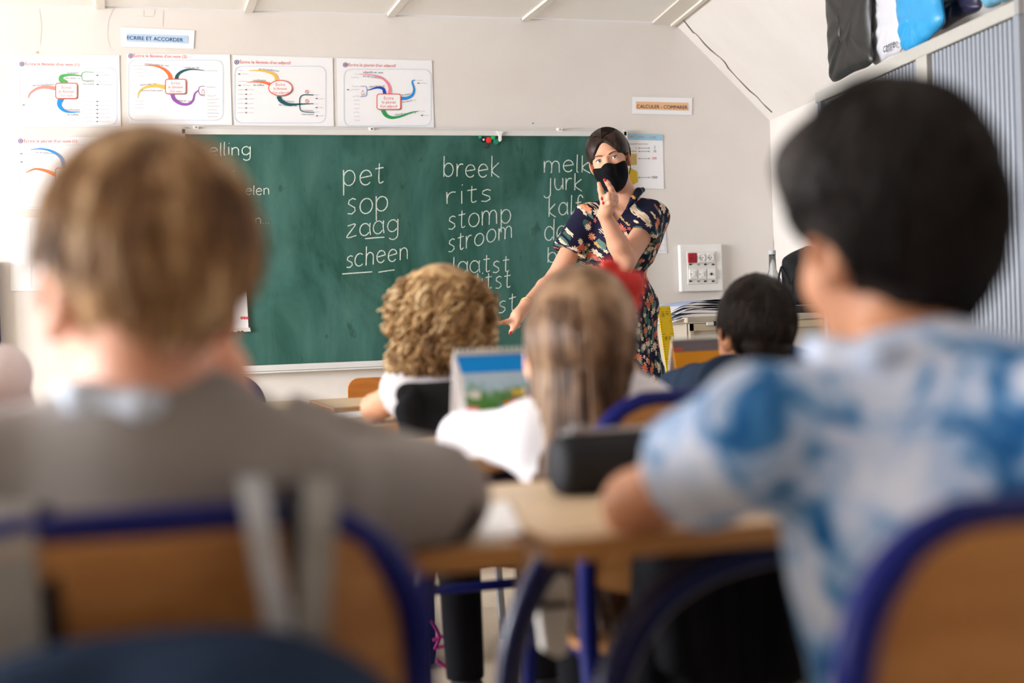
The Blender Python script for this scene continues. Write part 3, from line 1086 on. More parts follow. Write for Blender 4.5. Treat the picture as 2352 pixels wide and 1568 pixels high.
# white chart hung on the board behind the boy's head
CH = empty('hanging_chart', W(500, 765, .045), 'white chart with clip rail hanging on the chalkboard beside boy\'s head', 'chart')
MB().prism([W(x, y, .042) for x, y in ((400, 631), (564, 634), (571, 757), (402, 762))], (0, .001, 0)).build('sheet', M_PAPER, CH)
MB().prism([W(x, y, .048) for x, y in ((400, 758), (574, 752), (576, 761), (400, 767))], (0, .008, 0)).build('clip_rail', M_ALU, CH)
for x in (508, 521, 533, 548, 556):
    y_ = 762.5 - (x - 500) * .034
    MB().prism([W(x + 3.4 * math.cos(k), y_ + 1.7 * math.sin(k), .049) for k in np.linspace(0, 2 * math.pi, 11)[:-1]], (0, .0008, 0)).build('rail_slot', M_BLACKPL, CH)
for k in range(3):
    MB().prism([W(x, y, .0435) for x, y in ((552 + 6.5 * k, 727), (557 + 6.5 * k, 727), (557.5 + 6.5 * k, 733), (552.5 + 6.5 * k, 733))], (0, .0004, 0)).build('red_stamp', flat('red_stamp', (224, 62, 92)), CH)
for y_ in (668, 677, 700):
    ribbon('ink_line', [(500, y_), (546, y_ - 1)], 1, 1, I_PURP, CH, .0437, 0)
# white box on the ledge under the board
# ---------------------------------------------------------------- socket panel
def R_face():
    return A3([[1., 0, 0], [0, 0, -1], [0, 1, 0]])


SPN = empty('socket_panel', W(1611, 667, .02), 'square white wall panel with one red and two white sockets', 'socket panel')
p0, p1 = W(1561, 562, .03), W(1661, 667, .03)
xm, zm = (p0[0] + p1[0]) / 2, (p0[2] + p1[2]) / 2
MB().box((xm, YW - .016, zm), (p1[0] - p0[0], .03, p0[2] - p1[2]), bev=.005).build('cover_plate', M_WHITEPL, SPN)
pa, pb = W(1578, 578, .034), W(1646, 651, .034)
MB().box(((pa[0] + pb[0]) / 2, YW - .032, (pa[2] + pb[2]) / 2), (pb[0] - pa[0], .006, pa[2] - pb[2]), bev=.002).build('inner_frame', mat('socket_off_white', (224, 221, 216), .4), SPN)
M_REDPL = mat('red_socket_plastic', (170, 22, 44), .35, .5, .05)
for i, cx in enumerate((1590.5, 1611, 1631)):
    cy = 592 - i * .3
    a, b_ = W(cx - 10, cy - 11, .04), W(cx + 10, cy + 11, .04)
    m_ = M_REDPL if i == 0 else M_WHITEPL
    sk = MB().box(((a[0] + b_[0]) / 2, YW - .038, (a[2] + b_[2]) / 2), (b_[0] - a[0], .01, a[2] - b_[2]), bev=.002).build('socket', m_, SPN)
    c_ = W(cx, cy, .044)
    MB().lathe(c_, [(.017, 0), (.017, .003), (.0145, .003), (.0145, .0005)], 22, R_face()).build('socket_rim', m_, sk)
    for hx, hz in ((-.006, 0), (.006, 0), (0, -.008)):
        MB().lathe(c_ + A3([hx, -.001, hz]), [(.0024, 0), (.0024, .001)], 10, R_face()).build('pin_hole', M_BLACKPL, sk)
for y_ in (607, 645.5):
    for cx in (1586, 1604, 1620, 1638):
        c_ = W(cx, y_, .036)
        MB().box(c_, (.012, .003, .007)).build('terminal_clip', M_BLACKPL if cx != 1604 else M_STEEL, SPN)
for i, cx in enumerate((1593, 1613, 1634)):
    a, b_ = W(cx - 9.5, 618, .04), W(cx + 9.5, 640, .04)
    sw = MB().box(((a[0] + b_[0]) / 2, YW - .038, (a[2] + b_[2]) / 2), (b_[0] - a[0], .01, a[2] - b_[2]), bev=.0015).build('switch', M_WHITEPL, SPN)
    c_ = W(cx - (3 if i < 2 else 0), 629, .045)
    if i < 2:
        MB().box(c_ + A3([.008, 0, 0]), (.016, .004, .024), bev=.001).build('rocker', M_WHITEPL, sw)
        MB().box(c_ - A3([.006, 0, 0]), (.003, .003, .006)).build('indicator', M_STEEL, sw)
    else:
        MB().lathe(c_, [(.006, 0), (.006, .002)], 16, R_face()).build('jack_hole', M_BLACKPL, sw)

# ---------------------------------------------------------------- low beige cupboard in the corner, by the wall
CF = .80
CDP = .47
cx0, cx1 = W(1582, 727, CF)[0], 2.85
ztop = W(1620, 727, CF)[2]
CB = empty('beige_cupboard', ((cx0 + cx1) / 2, YW - CF + CDP / 2, 0), 'low beige laminate cupboard in corner under the socket panel', 'cupboard')
MB().box(((cx0 + cx1) / 2, YW - CF + CDP / 2 + .01, ztop / 2 - .012), (cx1 - cx0, CDP - .03, ztop - .028)).build('carcass', mat('cupboard_side_grey', (178, 166, 152), .6, .2, .05, 90), CB)
MB().box(((cx0 + cx1) / 2, YW - CF + CDP / 2, ztop - .011), (cx1 - cx0 + .012, CDP, .022), bev=.003).build('cupboard_top', M_BEIGE, CB)
M_FRM = mat('cream_door_frame', (210, 194, 166), .5, .3, .04, 20)
w2 = (cx1 - cx0) / 2
for k in (0, 1):
    a, b_ = cx0 + k * w2 + .003, cx0 + (k + 1) * w2 - .003
    yf = YW - CF + .008
    dr = MB().box(((a + b_) / 2, yf, (ztop - .025) / 2 + .02), (b_ - a, .016, ztop - .07)).build('door', M_BEIGE, CB)
    zc_, zh = (ztop - .025) / 2 + .02, ztop - .07
    for sx in (a + .007, b_ - .007):
        MB().box((sx, yf - .01, zc_), (.014, .008, zh)).build('door_stile', M_FRM, dr)
    for sz in (zc_ + zh / 2 - .014, zc_ - zh / 2 + .014):
        MB().box(((a + b_) / 2, yf - .01, sz), (b_ - a, .008, .028)).build('door_rail', M_FRM, dr)
    if k == 0:
        c_ = W(1631, 743, CF + .012)
        lk = MB().box(c_, (.03, .008, .014), bev=.002).build('lock_plate', M_WHITEPL, dr)
        MB().box(c_ + A3([.021, 0, 0]), (.011, .009, .018)).build('lock_catch', M_BLACKPL, dr)
        c_ = W(1652, 744, CF + .012)
        MB().box(c_, (.008, .014, .05), bev=.002).build('handle', M_BLACKPL, dr)

# loose papers sagging over the cupboard's left end
for k in range(9):
    z = ztop + .002 + .0055 * k
    L = .40 - .02 * (k % 3)
    y0 = YW - CF + .03 + .012 * (k % 4)
    x1_ = cx0 + .33 + .012 * (k % 3)
    n = 10
    V, Fc = [], []
    lift = (.0, .012, .004, .02, .03, .008, .026, .034, .04)[k]
    for i in range(n + 1):
        u = i / n
        x = x1_ - L * u
        over = max(0, (cx0 + .02) - x)
        zz = z + lift * math.sin(u * math.pi * .9) * .6 - over * (.16 + .02 * (k % 4)) - over * over * 1.2
        for j in (0, 1):
            V.append((x, y0 + j * .29 + .01 * math.sin(k), zz + .004 * j * (k % 2)))
    for i in range(n):
        Fc.append((2 * i, 2 * i + 1, 2 * i + 3, 2 * i + 2))
    nv = len(V)
    V += [(a, b_, c_ - .0012) for a, b_, c_ in V]
    Fc += [tuple(q + nv for q in f[::-1]) for f in Fc]
    Fc += [(2 * i, 2 * i + 2, 2 * i + 2 + nv, 2 * i + nv) for i in range(n)] + [(2 * i + 3, 2 * i + 1, 2 * i + 1 + nv, 2 * i + 3 + nv) for i in range(n)] + [(0, 1, 1 + nv, nv)[::-1], (2 * n, 2 * n + 1, 2 * n + 1 + nv, 2 * n + nv)]
    sh = obj('paper_sheet', V, Fc, mat('paper_%d' % (k % 3), ((232, 230, 232), (222, 224, 232), (170, 182, 214))[k % 3], .7, .2, .03), None)
    tag(sh, '%s loose paper sheet in the pile sagging over the beige cupboard' % ('lowest', 'second lowest', 'third lowest', 'fourth lowest', 'middle', 'fourth from top', 'third from top', 'second from top', 'topmost')[k], 'paper', 'loose papers on the cupboard')

# yellow metre ruler leaning on the wall
RT, RB_ = W(1525, 703, .84), W(1552, 900, .90)
dirn = nrm(RB_ - RT)
RBt = RT + dirn * ((RT[2] - .012) / -dirn[2])
a, b2 = basis(dirn, (0, 1, 0))
if a[0] < 0:
    a = -a
nn = nrm(np.cross(a, dirn))
if nn[1] > 0:
    nn = -nn
RL = empty('metre_ruler', (RBt[0], RBt[1], 0), 'long yellow ruler leaning between the patterned dress and cupboard', 'ruler')
hw = .026
MB().prism([RT - a * hw, RT + a * hw, RBt + a * hw, RBt - a * hw], nn * -.008).build('ruler_blade', mat('yellow_ruler', (214, 176, 12), .4, .4, .06, 18), RL)
mb = MB()
tot = np.linalg.norm(RBt - RT)
for i in range(int(tot / .01)):
    l = .016 if i % 10 == 0 else (.011 if i % 5 == 0 else .007)
    for sgn in (-1, 1):
        c_ = RT + dirn * (.012 + .01 * i) + a * sgn * (hw - l / 2) + nn * .0004
        mb.prism([c_ - a * l / 2 - dirn * .0006, c_ + a * l / 2 - dirn * .0006, c_ + a * l / 2 + dirn * .0006, c_ - a * l / 2 + dirn * .0006], nn * .0003)
tk = mb.build('tick_marks', flat('ruler_ink', (92, 76, 12)), RL)
tk['kind'] = 'stuff'
for k in range(6):
    for sgn, tx in ((-1, str(100 - 10 * k)), (1, str(10 * (k + 1)))):
        pos = RT + dirn * (.022 + .1 * k) + a * (sgn * .009 - .006) + nn * .0008
        text('ruler_number', tx, 0, 0, 0, flat('ruler_ink', (92, 76, 12)), RL, 0, 0, None, (pos + dirn * .0, dirn, a, .007 * len(tx)))

# black tray, rucksack and bottle on the cupboard
zt_ = ztop + .001
c0, c1 = W(1806, 712, .60), W(1896, 712, .60)
tr = MB().box(((c0[0] + c1[0]) / 2, YW - .60, zt_ + .017), (c1[0] - c0[0], .28, .032), bev=.005)
tag(tr.build('black_tray', mat('black_tray', (26, 26, 30), .45, .4, .08), None), 'flat black tray on the beige cupboard, under the black rucksack', 'tray')
M_RUCK = mat('black_rucksack_fabric', (28, 28, 31), .75, .3, .18, 60, bump=.3)
RKb = A3([(c0[0] + c1[0]) / 2 - .0, YW - .60, zt_ + .034])
RK = empty('black_rucksack', RKb, 'black fabric rucksack with hanging straps standing on the black tray', 'rucksack')


def RP(px, py, o):
    return W(px, py, o)


s_ = SDF()
s_.box((RP(1842, 650, .60) + A3([0, 0, 0])), (.075, .07, .10), .04, None, .03)
s_.ell(RP(1842, 610, .60), (.075, .07, .055), nrm([1, 0, 0])[None, :].repeat(3, 0) * 0 + np.eye(3), .03)
s_.cone(RP(1812, 602, .62), RP(1858, 588, .60), .028, .045, .03)
s_.cone(RP(1835, 690, .62), RP(1862, 690, .60), .045, .05, .03)
s_.half((0, 0, RKb[2] + .001), (0, 0, -1))
s_.build('bag_body', M_RUCK, RK, .006)
for pts in ([(1795, 612), (1790, 630), (1787, 655), (1787, 672)], [(1797, 610), (1805, 625), (1812, 640), (1816, 652)], [(1838, 600), (1826, 625), (1820, 660), (1816, 695)]):
    MB().tube(spline([RP(x, y, .69) for x, y in pts], 5), .007, 8, flat=.5).build('strap', M_RUCK, RK, True)
bt = W(1775.5, 640, .56)
BT = empty('glass_bottle', (bt[0], bt[1], zt_), 'clear glass bottle with grey cap beside the black rucksack', 'bottle')
M_BGL = mat('bottle_glass', (226, 232, 232), .03, .5, .01, trans=.95)
zcap = W(1775.5, 583, .56)[2]
H = zcap - zt_
MB().lathe((bt[0], bt[1], zt_), [(.034, 0), (.037, .006), (.037, H * .48), (.033, H * .58), (.016, H * .74), (.0145, H)], 24).build('glass_body', M_BGL, BT, True)
MB().lathe((bt[0], bt[1], zt_ + H - .002), [(.0155, 0), (.0155, .016), (.014, .018)], 20).build('bottle_cap', mat('bottle_cap_grey', (190, 194, 196), .5), BT)

# ---------------------------------------------------------------- tambour cabinet along the right wall, carrier bags on top
OF = .42
TCy0, TCy1 = SP(2342, 20, OF)[1], 4.30
zr0, zr1 = 1.652, 1.690


def SA(y, off, z):
    p = along(C2, y) + NS * 0
    q = C2 + NS * off
    q = q + DS * ((y - q[1]) / DS[1])
    return A3([q[0], q[1], z])


RS_ = np.stack([DS, NS, A3([0, 0, 1.])], 1)
mid = (SA(TCy0, OF / 2, 0) + SA(TCy1, OF / 2, 0)) / 2
TC = empty('tambour_cabinet', mid, 'tall grey cabinet with vertical-slat roller door along the right wall', 'cabinet')
LN = np.linalg.norm(SA(TCy1, OF, 0) - SA(TCy0, OF, 0))
M_CABW = mat('cabinet_off_white', (178, 176, 171), .5, .35, .04, 30)
MB().box((SA(TCy0, OF / 2 - .01, 0) + SA(TCy1, OF / 2 - .01, 0)) / 2 + A3([0, 0, zr0 / 2]), (LN, OF - .05, zr0 - .004), RS_).build('carcass', M_CABW, TC)
MB().box((SA(TCy0, OF / 2, 0) + SA(TCy1, OF / 2, 0)) / 2 + A3([0, 0, (zr0 + zr1) / 2]), (LN + .01, OF, zr1 - zr0), RS_, .004).build('top_rail', M_CABW, TC)
MB().box(SA(TCy0 + .004, OF, (zr0 + zr1) / 2), (.022, .014, zr1 - zr0 + .006), RS_, .002).build('rail_end_cap', mat('end_cap_grey', (150, 150, 152), .5), TC)
MB().box(SA(TCy0 + .014, OF - .008, zr0 / 2), (.028, .022, zr0), RS_).build('door_stile', M_GREYSLAT, TC)
MB().box(SA(TCy1 - .014, OF - .008, zr0 / 2), (.028, .022, zr0), RS_).build('door_stile', M_GREYSLAT, TC)
ysm = SP(2122, 125, OF - .01)[1]
MB().box(SA(ysm, OF - .012, zr0 / 2), (.07, .022, zr0), RS_).build('door_stile', M_CABW, TC)
pit = .0235
first = None
y = TCy0 + .04
while y < TCy1 - .03:
    if abs(y - ysm) > .046:
        c_ = SA(y, OF - .012, zr0 / 2)
        if first is None:
            mb = MB()
            hw_ = pit / 2 - .0008
            prof = [(-hw_, .0), (-hw_ * .8, .006), (-.003, .009), (hw_ * .5, .005), (hw_, .0)]
            poly = [c_ + DS * u + NS * v + A3([0, 0, -zr0 / 2 + .03]) for u, v in prof]
            mb.prism(poly, (0, 0, zr0 - .034))
            first = mb.build('slat', M_GREYSLAT, TC)
            fc = c_
        else:
            d_ = first.copy()
            COL.objects.link(d_)
            d_.location = tuple(c_ - fc)
    y += pit


def bag(px, off, lab, m, depth=.05, z0=zr1 + .002, extra=None):
    """soft carrier bag: outline measured in the photograph on a plane parallel to the right wall"""
    P = [SP(x, y_, off) for x, y_ in px]
    P = [A3(p) for p in spline(P, 5, True)]
    for p in P:
        p[2] = max(p[2], z0)
    n = len(P)
    ctr = np.mean(P, 0)
    V, Fc = [], []
    rings = ((1, 0), (.97, .4), (.85, .75), (.6, .95), (.3, 1.0))
    for side in (1, -1):
        base = len(V)
        for s2, h in rings:
            for i, p in enumerate(P):
                q = ctr + (p - ctr) * s2
                wob = .5 + .5 * math.sin(7 * q[2] * 9 + 5 * q[1] * 8 + i * .7)
                V.append(q + NS * side * depth * .5 * h * (.55 + .45 * wob))
        for r_ in range(len(rings) - 1):
            for i in range(n):
                f = (base + r_ * n + i, base + r_ * n + (i + 1) % n, base + (r_ + 1) * n + (i + 1) % n, base + (r_ + 1) * n + i)
                Fc.append(f if side == 1 else f[::-1])
        cap = tuple(base + (len(rings) - 1) * n + i for i in range(n))
        Fc.append(cap if side == 1 else cap[::-1])
    o_ = obj('carrier_bag', V, Fc, m, None, True)
    return tag(o_, lab, 'bag', 'carrier bags on the tambour cabinet')


def film(name, rgb, var=.15):
    m = mat(name, rgb, .38, .5, var, 24, bump=.5, bscale=26)
    return m


OFB = .36
bag([(1899, -70), (1950, -75), (1999, -70), (2000, 0), (2001, 100), (2002, 146), (1960, 166), (1914, 188), (1906, 150), (1902, 60)], OFB, 'crumpled black plastic bag, leftmost on top of tambour cabinet', film('black_plastic_film', (34, 34, 35)), .045)
wb = bag([(2003, -70), (2060, -70), (2068, 0), (2070, 60), (2069, 116), (2040, 130), (2006, 146), (2003, 60)], OFB - .035, "white carrier bag lettered 'carre' standing between black and light blue bags", film('white_plastic_film', (206, 206, 214), .06), .035)
q0, q1 = SP(2029, 119, OFB + .02), SP(2072, 113, OFB + .02)
text('lettering', 'carre', 0, 0, 0, flat('bag_print', (38, 36, 52)), wb, 0, 0, None, (SP(2029, 121, OFB - .013), -DS, A3([0, 0, 1.]), .088))
bag([(2064, -70), (2150, -70), (2160, 0), (2166, 48), (2140, 82), (2112, 106), (2085, 120), (2072, 96), (2066, 40)], OFB + .03, 'light blue plastic bag bunched between white and navy bags', film('sky_blue_film', (44, 150, 208)), .055)
bag([(2148, -70), (2246, -70), (2250, 0), (2248, 22), (2205, 44), (2162, 68), (2166, 20), (2156, -20)], OFB - .06, 'dark navy plastic bag resting right of light blue bag on cabinet', film('navy_film', (38, 34, 62)), .06)
bag([(2262, -70), (2345, -70), (2322, -8), (2290, 8), (2264, 14)], OFB - .04, 'pale blue bag at the right end of the row of bags', film('pale_blue_film', (110, 170, 200)), .06)

# ---------------------------------------------------------------- desks
ZD = .71
M_DFRAME = mat('navy_desk_tube', (5, 18, 74), .3, .5, .06)


def desk_template():
    r = empty('school_desk', (0, 0, 0))
    w, d = 1.30, .47
    MB().box((w / 2, d / 2, ZD - .009), (w - .008, d - .008, .018)).build('tabletop', M_DESK, r)
    for y_ in (.002, d - .002):
        MB().box((w / 2, y_, ZD - .0095), (w, .006, .021), bev=.002).build('edge_band', M_DESKEDGE, r)
    for x in (.002, w - .002):
        MB().box((x, d / 2, ZD - .0095), (.006, d, .021), bev=.002).build('edge_band', M_DESKEDGE, r)
    for y_ in (.075, d - .07):
        zt2 = ZD - .04
        pts = [(.06, y_, .012), (.06, y_, .25), (.062, y_, .45), (.085, y_, .56), (.14, y_, .635), (.24, y_, zt2), (.4, y_, zt2)]
        pts = pts + [(w - x, yy, z) for x, yy, z in pts[::-1]]
        MB().tube(spline(pts, 5), .0175, 12).build('leg_frame', M_DFRAME, r, True)
    for x in (.062, w - .062):
        MB().tube([(x, .075, .12), (x, d - .07, .12)], .012, 10).build('foot_brace', M_DFRAME, r, True)
        for y_ in (.075, d - .07):
            MB().lathe((x if x < .5 else w - .06, y_, 0), [(.02, 0), (.021, .012), (.019, .02)], 12).build('foot_cap', M_BLACKPL, r)
    return r


desk0 = desk_template()
GD = 'two-seat school desks'
desks = [(-.955, 1.195, "desk with fair-haired boy's elbow on it, front-left corner of picture"), (.37, 1.195, 'nearest desk, with black pencil case and tie-dye boy\'s arm'),
         (-.955, 2.01, 'desk hidden behind the boy in grey jumper'), (.37, 2.01, 'desk with the picture calendar and long-haired girl'),
         (-.94, 2.83, 'desk beyond left, beside child in pink top'), (.37, 2.83, 'desk of curly-haired child and the boy in denim'),
         (-.80, 3.60, 'front-row desk left of the gap below the chalkboard'), (.525, 3.58, 'front-row desk with brown chair behind it')]
for i, (x, y, lab) in enumerate(desks):
    r = desk0 if i == 0 else dup(desk0)
    r.location = (x, y, 0)
    tag(r, lab, 'desk', GD)


# ---------------------------------------------------------------- chairs
def chair_template(kind):
    r = empty('school_chair', (0, 0, 0))
    hw, zt2, rr = .185, .775, .10
    R_ = .0145
    if kind == 'arch':
        arch = [(-hw - .01, -.10, .012), (-hw - .002, -.035, .30), (-hw, -.0, .46), (-hw, -.012, .60)]
        left = arch + [(-hw, -.022, zt2 - rr - .02)]
        cor = [(-hw + rr - rr * math.cos(t_), -.03, zt2 - rr + rr * math.sin(t_)) for t_ in np.linspace(.1, math.pi / 2, 7)]
        pts = left + cor
        pts = pts + [(-x, y_, z) for x, y_, z in pts[::-1]]
        MB().tube(spline(pts, 4), R_, 12).build('back_frame', M_BLUE, r, True)
        # plywood back panel filling the arch
        n = 20
        outl = [(-hw + .008, .50), (-hw + .006, zt2 - rr)] + [(-hw + .006 + (rr - .006) * (1 - math.cos(t_)), zt2 - rr + (rr - .006) * math.sin(t_)) for t_ in np.linspace(.15, math.pi / 2, 7)]
        outl = outl + [(-x, z) for x, z in outl[::-1]]
        V, Fc = [], []
        # grid between the bottom line and the arch with a gentle backward curve
        cols = np.linspace(-hw + .008, hw - .008, 17)
        rows = 7

        def top(x):
            ax_ = abs(x)
            e = max(0, ax_ - (hw - rr))
            return zt2 - rr + math.sqrt(max(0, (rr - .004) ** 2 - e * e))
        for side in (0, 1):
            for x in cols:
                z1 = top(x)
                z0_ = .515 + .02 * (abs(x) / hw) ** 4
                for k in range(rows + 1):
                    z = z0_ + (z1 - z0_) * k / rows
                    yb = -.008 - .022 * (z - .5) / .28 - .03 * (1 - (x / hw) ** 2)
                    V.append((x, yb + (.006 if side else -.004), z))
        nc = len(cols)
        for i in range(nc - 1):
            for k in range(rows):
                a = i * (rows + 1) + k
                Fc.append((a, a + rows + 1, a + rows + 2, a + 1))
                c_ = a + nc * (rows + 1)
                Fc.append((c_, c_ + 1, c_ + rows + 2, c_ + rows + 1))
        rim = [i * (rows + 1) for i in range(nc)] + [(nc - 1) * (rows + 1) + k for k in range(1, rows + 1)] + [i * (rows + 1) + rows for i in range(nc - 2, -1, -1)] + list(range(rows - 1, 0, -1))
        off = nc * (rows + 1)
        Fc += [(rim[i], rim[i] + off, rim[(i + 1) % len(rim)] + off, rim[(i + 1) % len(rim)]) for i in range(len(rim))]
        bk = obj('backrest', V, Fc, M_PLY, r, False)
        for sx in (-1, 1):
            MB().lathe((sx * (hw - .035), -.022 - .008, .62), [(.007, -.003), (.006, .004)], 12, A3([[1., 0, 0], [0, 0, -1], [0, 1, 0]])).build('rivet', M_STEEL, bk)
    else:
        for sx in (-1, 1):
            MB().tube(spline([(sx * .16, -.09, .012), (sx * .155, -.03, .30), (sx * .15, .0, .46), (sx * .15, -.02, .66)], 5), .012, 10).build('back_post', M_STEEL, r, True)
        mb = MB()
        mb.prism([(x, .0 - .012, z) for x, z in [(p_[0], p_[1]) for p_ in rrect(-.185, .575, .185, .765, .035, 5)]], (0, .012, 0))
        bk = mb.build('backrest', M_PLY2, r)
        for sx in (-1, 1):
            MB().lathe((sx * .15, -.012, .655), [(.008, -.002), (.007, .003)], 12, A3([[1., 0, 0], [0, 0, -1], [0, 1, 0]])).build('rivet', M_STEEL, bk)
            MB().lathe((sx * .15, .001, .655), [(.008, -.004), (.007, .003)], 12, A3([[1., 0, 0], [0, 0, 1], [0, -1, 0]]) * -1 * -1).build('rivet', M_STEEL, bk)
    st = MB().prism([(x, y_, .432) for x, y_ in rrect(-.185, .01, .185, .385, .05, 4)], (0, 0, .014)).build('seat', M_PLY if kind == 'arch' else M_PLY2, r)
    fm = M_BLUE if kind == 'arch' else M_STEEL
    for sx in (-1, 1):
        MB().tube(spline([(sx * .165, .02, .422), (sx * .165, .30, .422), (sx * .168, .345, .38), (sx * .18, .37, .012)], 6), .012, 10).build('front_leg', fm, r, True)
    MB().tube([(-.175, -.012, .40), (.175, -.012, .40)], .01, 10).build('crossbar', fm, r, True)
    return r


ch0 = chair_template('arch')
ch1 = chair_template('plain')
GC = 'classroom chairs'


def place(t_, used, x, y, rz, lab):
    r = t_ if not used[0] else dup(t_)
    used[0] = True
    r.location = (x, y, 0)
    r.rotation_euler = (0, 0, math.radians(rz))
    tag(r, lab, 'chair', GC)
    return r


ua, ub = [False], [False]
place(ch0, ua, .02, 1.035, 0, "blue-framed chair under the boy in grey jumper, grey straps over its back")
place(ch0, ua, .620, .800, 0, 'blue-framed chair behind the boy in tie-dye shirt, bottom right corner')
place(ch0, ua, .79, 1.79, 0, 'blue-framed chair with the long-haired girl, behind black pencil case').scale = (1, 1, 1.03)
place(ch0, ua, .715, 2.61, 0, 'chair of curly-haired child, with black jacket over its back')
place(ch0, ua, 1.40, 2.60, 0, 'chair of the boy in denim jacket')
place(ch0, ua, -.37, 2.60, 0, 'chair of child in pink top at left edge')
cc = PT(466, 872, 4.3)
place(ch0, ua, cc[0], cc[1], 180, 'empty blue-rimmed wooden chair seen below left end of chalkboard')
cc = PT(935, 870, 4.22)
place(ch1, ub, cc[0], cc[1], 180, 'empty brown plywood chair beyond the front-row desk')

# ---------------------------------------------------------------- things on the desks
pc0, pc1 = ZP(1292, 1148, ZD), ZP(1480, 1132, ZD)
PCr = .036
c0 = pc0 + A3([0, .03, PCr])
c1 = c0 + A3([.19, .02, 0])
PCS = empty('pencil_case', ((c0[0] + c1[0]) / 2, (c0[1] + c1[1]) / 2, ZD), 'black cylindrical pencil case on the nearest desk', 'pencil case')
M_CASE = mat('black_case_fabric', (24, 26, 32), .7, .3, .15, 80, bump=.2)
MB().tube([c0 + (c1 - c0) * u for u in (0, .02, .06, .5, .94, .98, 1)], [.026, .033, PCr, PCr, PCr, .033, .026], 20).build('case_body', M_CASE, PCS, True)
MB().tube([c0 + (c1 - c0) * u + A3([0, -.006, PCr + .001]) for u in (.05, .5, .95)], .0035, 8).build('zip', M_STEEL, PCS, True)
MB().box(c0 + (c1 - c0) * .16 + A3([0, -.008, PCr + .006]), (.02, .008, .008), bev=.002).build('zip_pull', M_STEEL, PCS)
sq = [ZP(x, y_, ZD + .0015) for x, y_ in ((1098, 1160), (1165, 1150), (1200, 1222), (1110, 1240))]
tag(MB().prism(sq, (0, 0, -.001)).build('worksheet', M_PAPER), "white worksheet on desk beside grey-jumper boy's elbow", 'paper')
sq = [ZP(x, y_, ZD + .0015) for x, y_ in ((742, 947), (826, 943), (846, 953), (752, 962))]
tag(MB().prism(sq, (0, 0, -.001)).build('worksheet', M_PAPER), "white worksheet on desk left of curly-haired child's elbow", 'paper')
# stack of exercise books
eb = ZP(1580, 921, ZD)
for k, (cl, nm) in enumerate((((226, 132, 118), 'salmon'), ((236, 232, 232), 'white'), ((214, 92, 84), 'red'), ((240, 238, 240), 'white'))):
    a_ = math.radians(-8 + 5 * k)
    R_ = A3([[math.cos(a_), -math.sin(a_), 0], [math.sin(a_), math.cos(a_), 0], [0, 0, 1.]])
    pos_ = ('lowest', 'second', 'third', 'top')[k]
    bk = MB().box(eb + A3([.012 * (k % 2), .06, .004 + .0072 * k]), (.12, .16, .0066), R_, .001).build('exercise_book', flat('book_' + str(k), cl))
    tag(bk, '%s exercise book in small stack beside denim sleeve, %s one' % (nm, pos_), 'book', 'exercise books in a stack')

# tent-shaped desk calendars
M_COIL = mat('spiral_wire', (210, 214, 212), .35, .5, .05, metal=.6)


def tent(base, w, h, rz, lab, face):
    """easel calendar: two boards, spiral along the top"""
    a_ = math.radians(rz)
    ex = A3([math.cos(a_), math.sin(a_), 0])
    ey = A3([-math.sin(a_), math.cos(a_), 0])
    r = empty('desk_calendar', base, lab, 'calendar')
    dp = h * .30
    top = base + A3([0, 0, h])
    fl, fr_ = base - ex * w / 2 - ey * dp, base + ex * w / 2 - ey * dp
    tl, tr_ = top - ex * w / 2, top + ex * w / 2
    nf = nrm(np.cross(fr_ - fl, tl - fl))
    if nf @ ey > 0:
        nf = -nf
    MB().prism([fl, fr_, tr_, tl], -nf * .0025).build('front_board', face[0], r)
    MB().prism([base - ex * w / 2 + ey * dp, base + ex * w / 2 + ey * dp, tr_, tl], nf * [1, 1, 0] * -.0025 * -1).build('back_board', M_PAPER, r)
    nsp = int(w / .0085)
    for k in range(nsp):
        c_ = tl + ex * (w * (k + .5) / nsp) + A3([0, 0, .002])
        ring = [c_ + (ey * math.cos(q) + A3([0, 0, 1.]) * math.sin(q)) * .006 for q in np.linspace(0, 2 * math.pi, 9)]
        MB().tube(ring, .0011, 5, False).build('spiral_ring', M_COIL, r)

    def on(u, v, lift=.0006):
        return fl + (fr_ - fl) * u + (tl - fl) * v + nf * lift
    return r, on, ex


face_orange = flat('calendar_orange', (214, 140, 8), .5)
cb = ZP(1632, 915, ZD)
CO, on, ex_ = tent(A3([cb[0], cb[1], ZD]), .205, .150, 3, 'orange desk calendar with grey top band and white boxes beside denim boy', (face_orange,))
MB().prism([on(0, .80), on(1, .80), on(1, 1), on(0, 1)], (0, 0, .0003)).build('grey_band', flat('calendar_grey', (112, 102, 108)), CO)
MB().prism([on(.02, .815, .0012), on(.125, .815, .0012), on(.125, .855, .0012), on(.02, .855, .0012)], (0, 0, .0003)).build('red_tab', flat('calendar_red', (208, 72, 58)), CO)
for k in range(4):
    for j in range(2):
        u0, v0 = .05 + .235 * k, .30 - .27 * j
        MB().prism([on(u0 - .012, v0 - .012, .0008), on(u0 + .222, v0 - .012, .0008), on(u0 + .222, v0 + .245, .0008), on(u0 - .012, v0 + .245, .0008)], (0, 0, .0002)).build('box_border', flat('box_border_brown', (152, 92, 40)), CO)
        MB().prism([on(u0, v0, .0014), on(u0 + .205, v0, .0014), on(u0 + .205, v0 + .232, .0014), on(u0, v0 + .232, .0014)], (0, 0, .0002)).build('date_box', flat('date_box_cream', (226, 214, 204)), CO)

